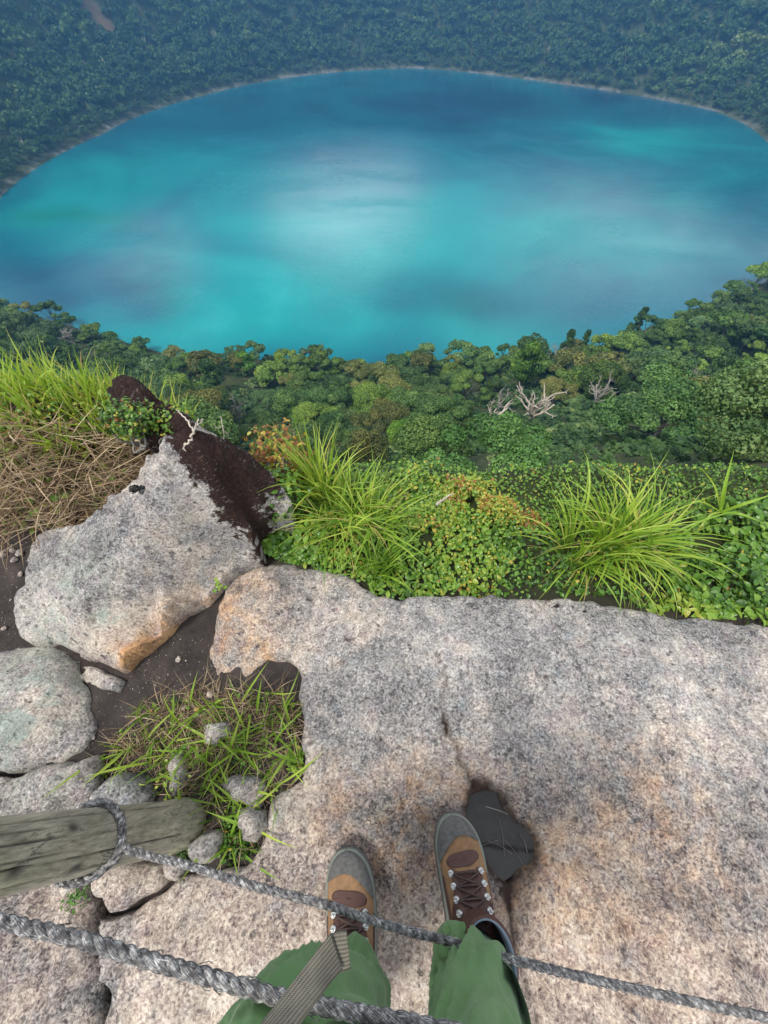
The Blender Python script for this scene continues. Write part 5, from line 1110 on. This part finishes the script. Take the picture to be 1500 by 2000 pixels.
mass('forest', np.column_stack([rp, rz - .3]), r2.uniform(7.5, 12, n), r2.uniform(8.5, 13.5, n), r2.normal(.08, .10, n), 1500, 'green forest towards the near lake shore beyond the nearest trees', M['forest'])
fx, fy, fpx, fpy, fdep = scatter(120000, 3.0, 260, None, (-760, 760), (60, 1150), 9)
k = ((fpy < 520) & (fdep > 60)) ; k &= ~((fy < 190 + .25 * np.abs(fx)))
fx, fy = fx[k], fy[k]; s_ = shore_s(fx, fy)
grid = {}; sel = []
for i in np.random.default_rng(8).permutation(len(fx)):
    sp_ = 4.6 if s_[i] < 14 else 6.4; ci, cj = int(fx[i] // 7), int(fy[i] // 7); ok = True
    for a in (-1, 0, 1):
        for b in (-1, 0, 1):
            for q in grid.get((ci + a, cj + b), ()):
                if (q[0] - fx[i]) ** 2 + (q[1] - fy[i]) ** 2 < sp_ * sp_: ok = False
    if ok: grid.setdefault((ci, cj), []).append((fx[i], fy[i])); sel.append(i)
sel = np.array(sel); fx, fy, s_ = fx[sel], fy[sel], s_[sel]
gdist, _, _ = edge_dist(fx, fy, gully, False); qs = W(1112, 148, ZL + 8); k = (gdist > 6) & (np.hypot(fx - qs[0], fy - qs[1]) > 8); fx, fy, s_ = fx[k], fy[k], s_[k]
n = len(fx); fz = gz(fx, fy); print('far trees', n)
hs = r2.uniform(8, 16, n) * np.where(s_ < 14, .6, 1); wsz = hs * r2.uniform(.8, 1.15, n)
tn = r2.normal(.06, .11, n) + .10 * fbm(fx / 45, fy / 45, 0, 2, 3)
bq = hit_ground(1440, 110); tn = tn + .40 * np.exp(-((fx - bq[0]) ** 2 + (fy - bq[1]) ** 2) / 28 ** 2) * r2.uniform(0.2, 1.3, n)
mass('forest', np.column_stack([fx, fy, fz - .3]), hs, wsz, tn, 400, 'dense blue green forest covering the crater wall across the lake', M['forest'])
# pale bare trunks scattered in the far wood
mb = MB()
for i in np.random.default_rng(12).choice(n, 140, False):
    L = hs[i] * r2.uniform(.8, 1.15)
    for q in range(4):
        e = np.array([fx[i] + r2.normal(0, L * .16), fy[i] + r2.normal(0, L * .16), fz[i] + L * r2.uniform(.8, 1.1)]); v, f = tube(np.array([[fx[i], fy[i], fz[i]], [(fx[i] + e[0]) / 2, (fy[i] + e[1]) / 2, fz[i] + L * .5], e]), [.28, .2, .08], 4); mb.add(v, f)
tag(mb.build('bare_trunks', M['deadwood']), 'pale bare trunks scattered through the far crater wall forest', 'trees', None, 'stuff')

# ------------------------------------------------------------------ haze
hb = MB(); bx0, bx1, by0, by1, bz0, bz1 = -1560, 1560, -1560, 1560, float(min(gzv.min(), ZL)) - 1.0, float(max(gzv.max() + 14, 6.0))
V = [(a, b, c) for a in (bx0, bx1) for b in (by0, by1) for c in (bz0, bz1)]
hb.add(V, [[0, 1, 3, 2], [4, 6, 7, 5], [0, 4, 5, 1], [2, 3, 7, 6], [0, 2, 6, 4], [1, 5, 7, 3]])
hm = bpy.data.materials.new('haze_air'); hm.use_nodes = True; ht = hm.node_tree; ht.nodes.clear()
out = ht.nodes.new('ShaderNodeOutputMaterial'); pv = ht.nodes.new('ShaderNodeVolumePrincipled'); pv.inputs['Color'].default_value = (.20, .54, 1.0, 1); pv.inputs['Density'].default_value = 0.00027; pv.inputs['Anisotropy'].default_value = 0.2
ht.links.new(pv.outputs[0], out.inputs['Volume'])
haze = hb.build('haze', hm, None, False); haze['kind'] = 'stuff'; haze['label'] = 'thin blue haze in the air over the crater lake'; haze['category'] = 'haze'
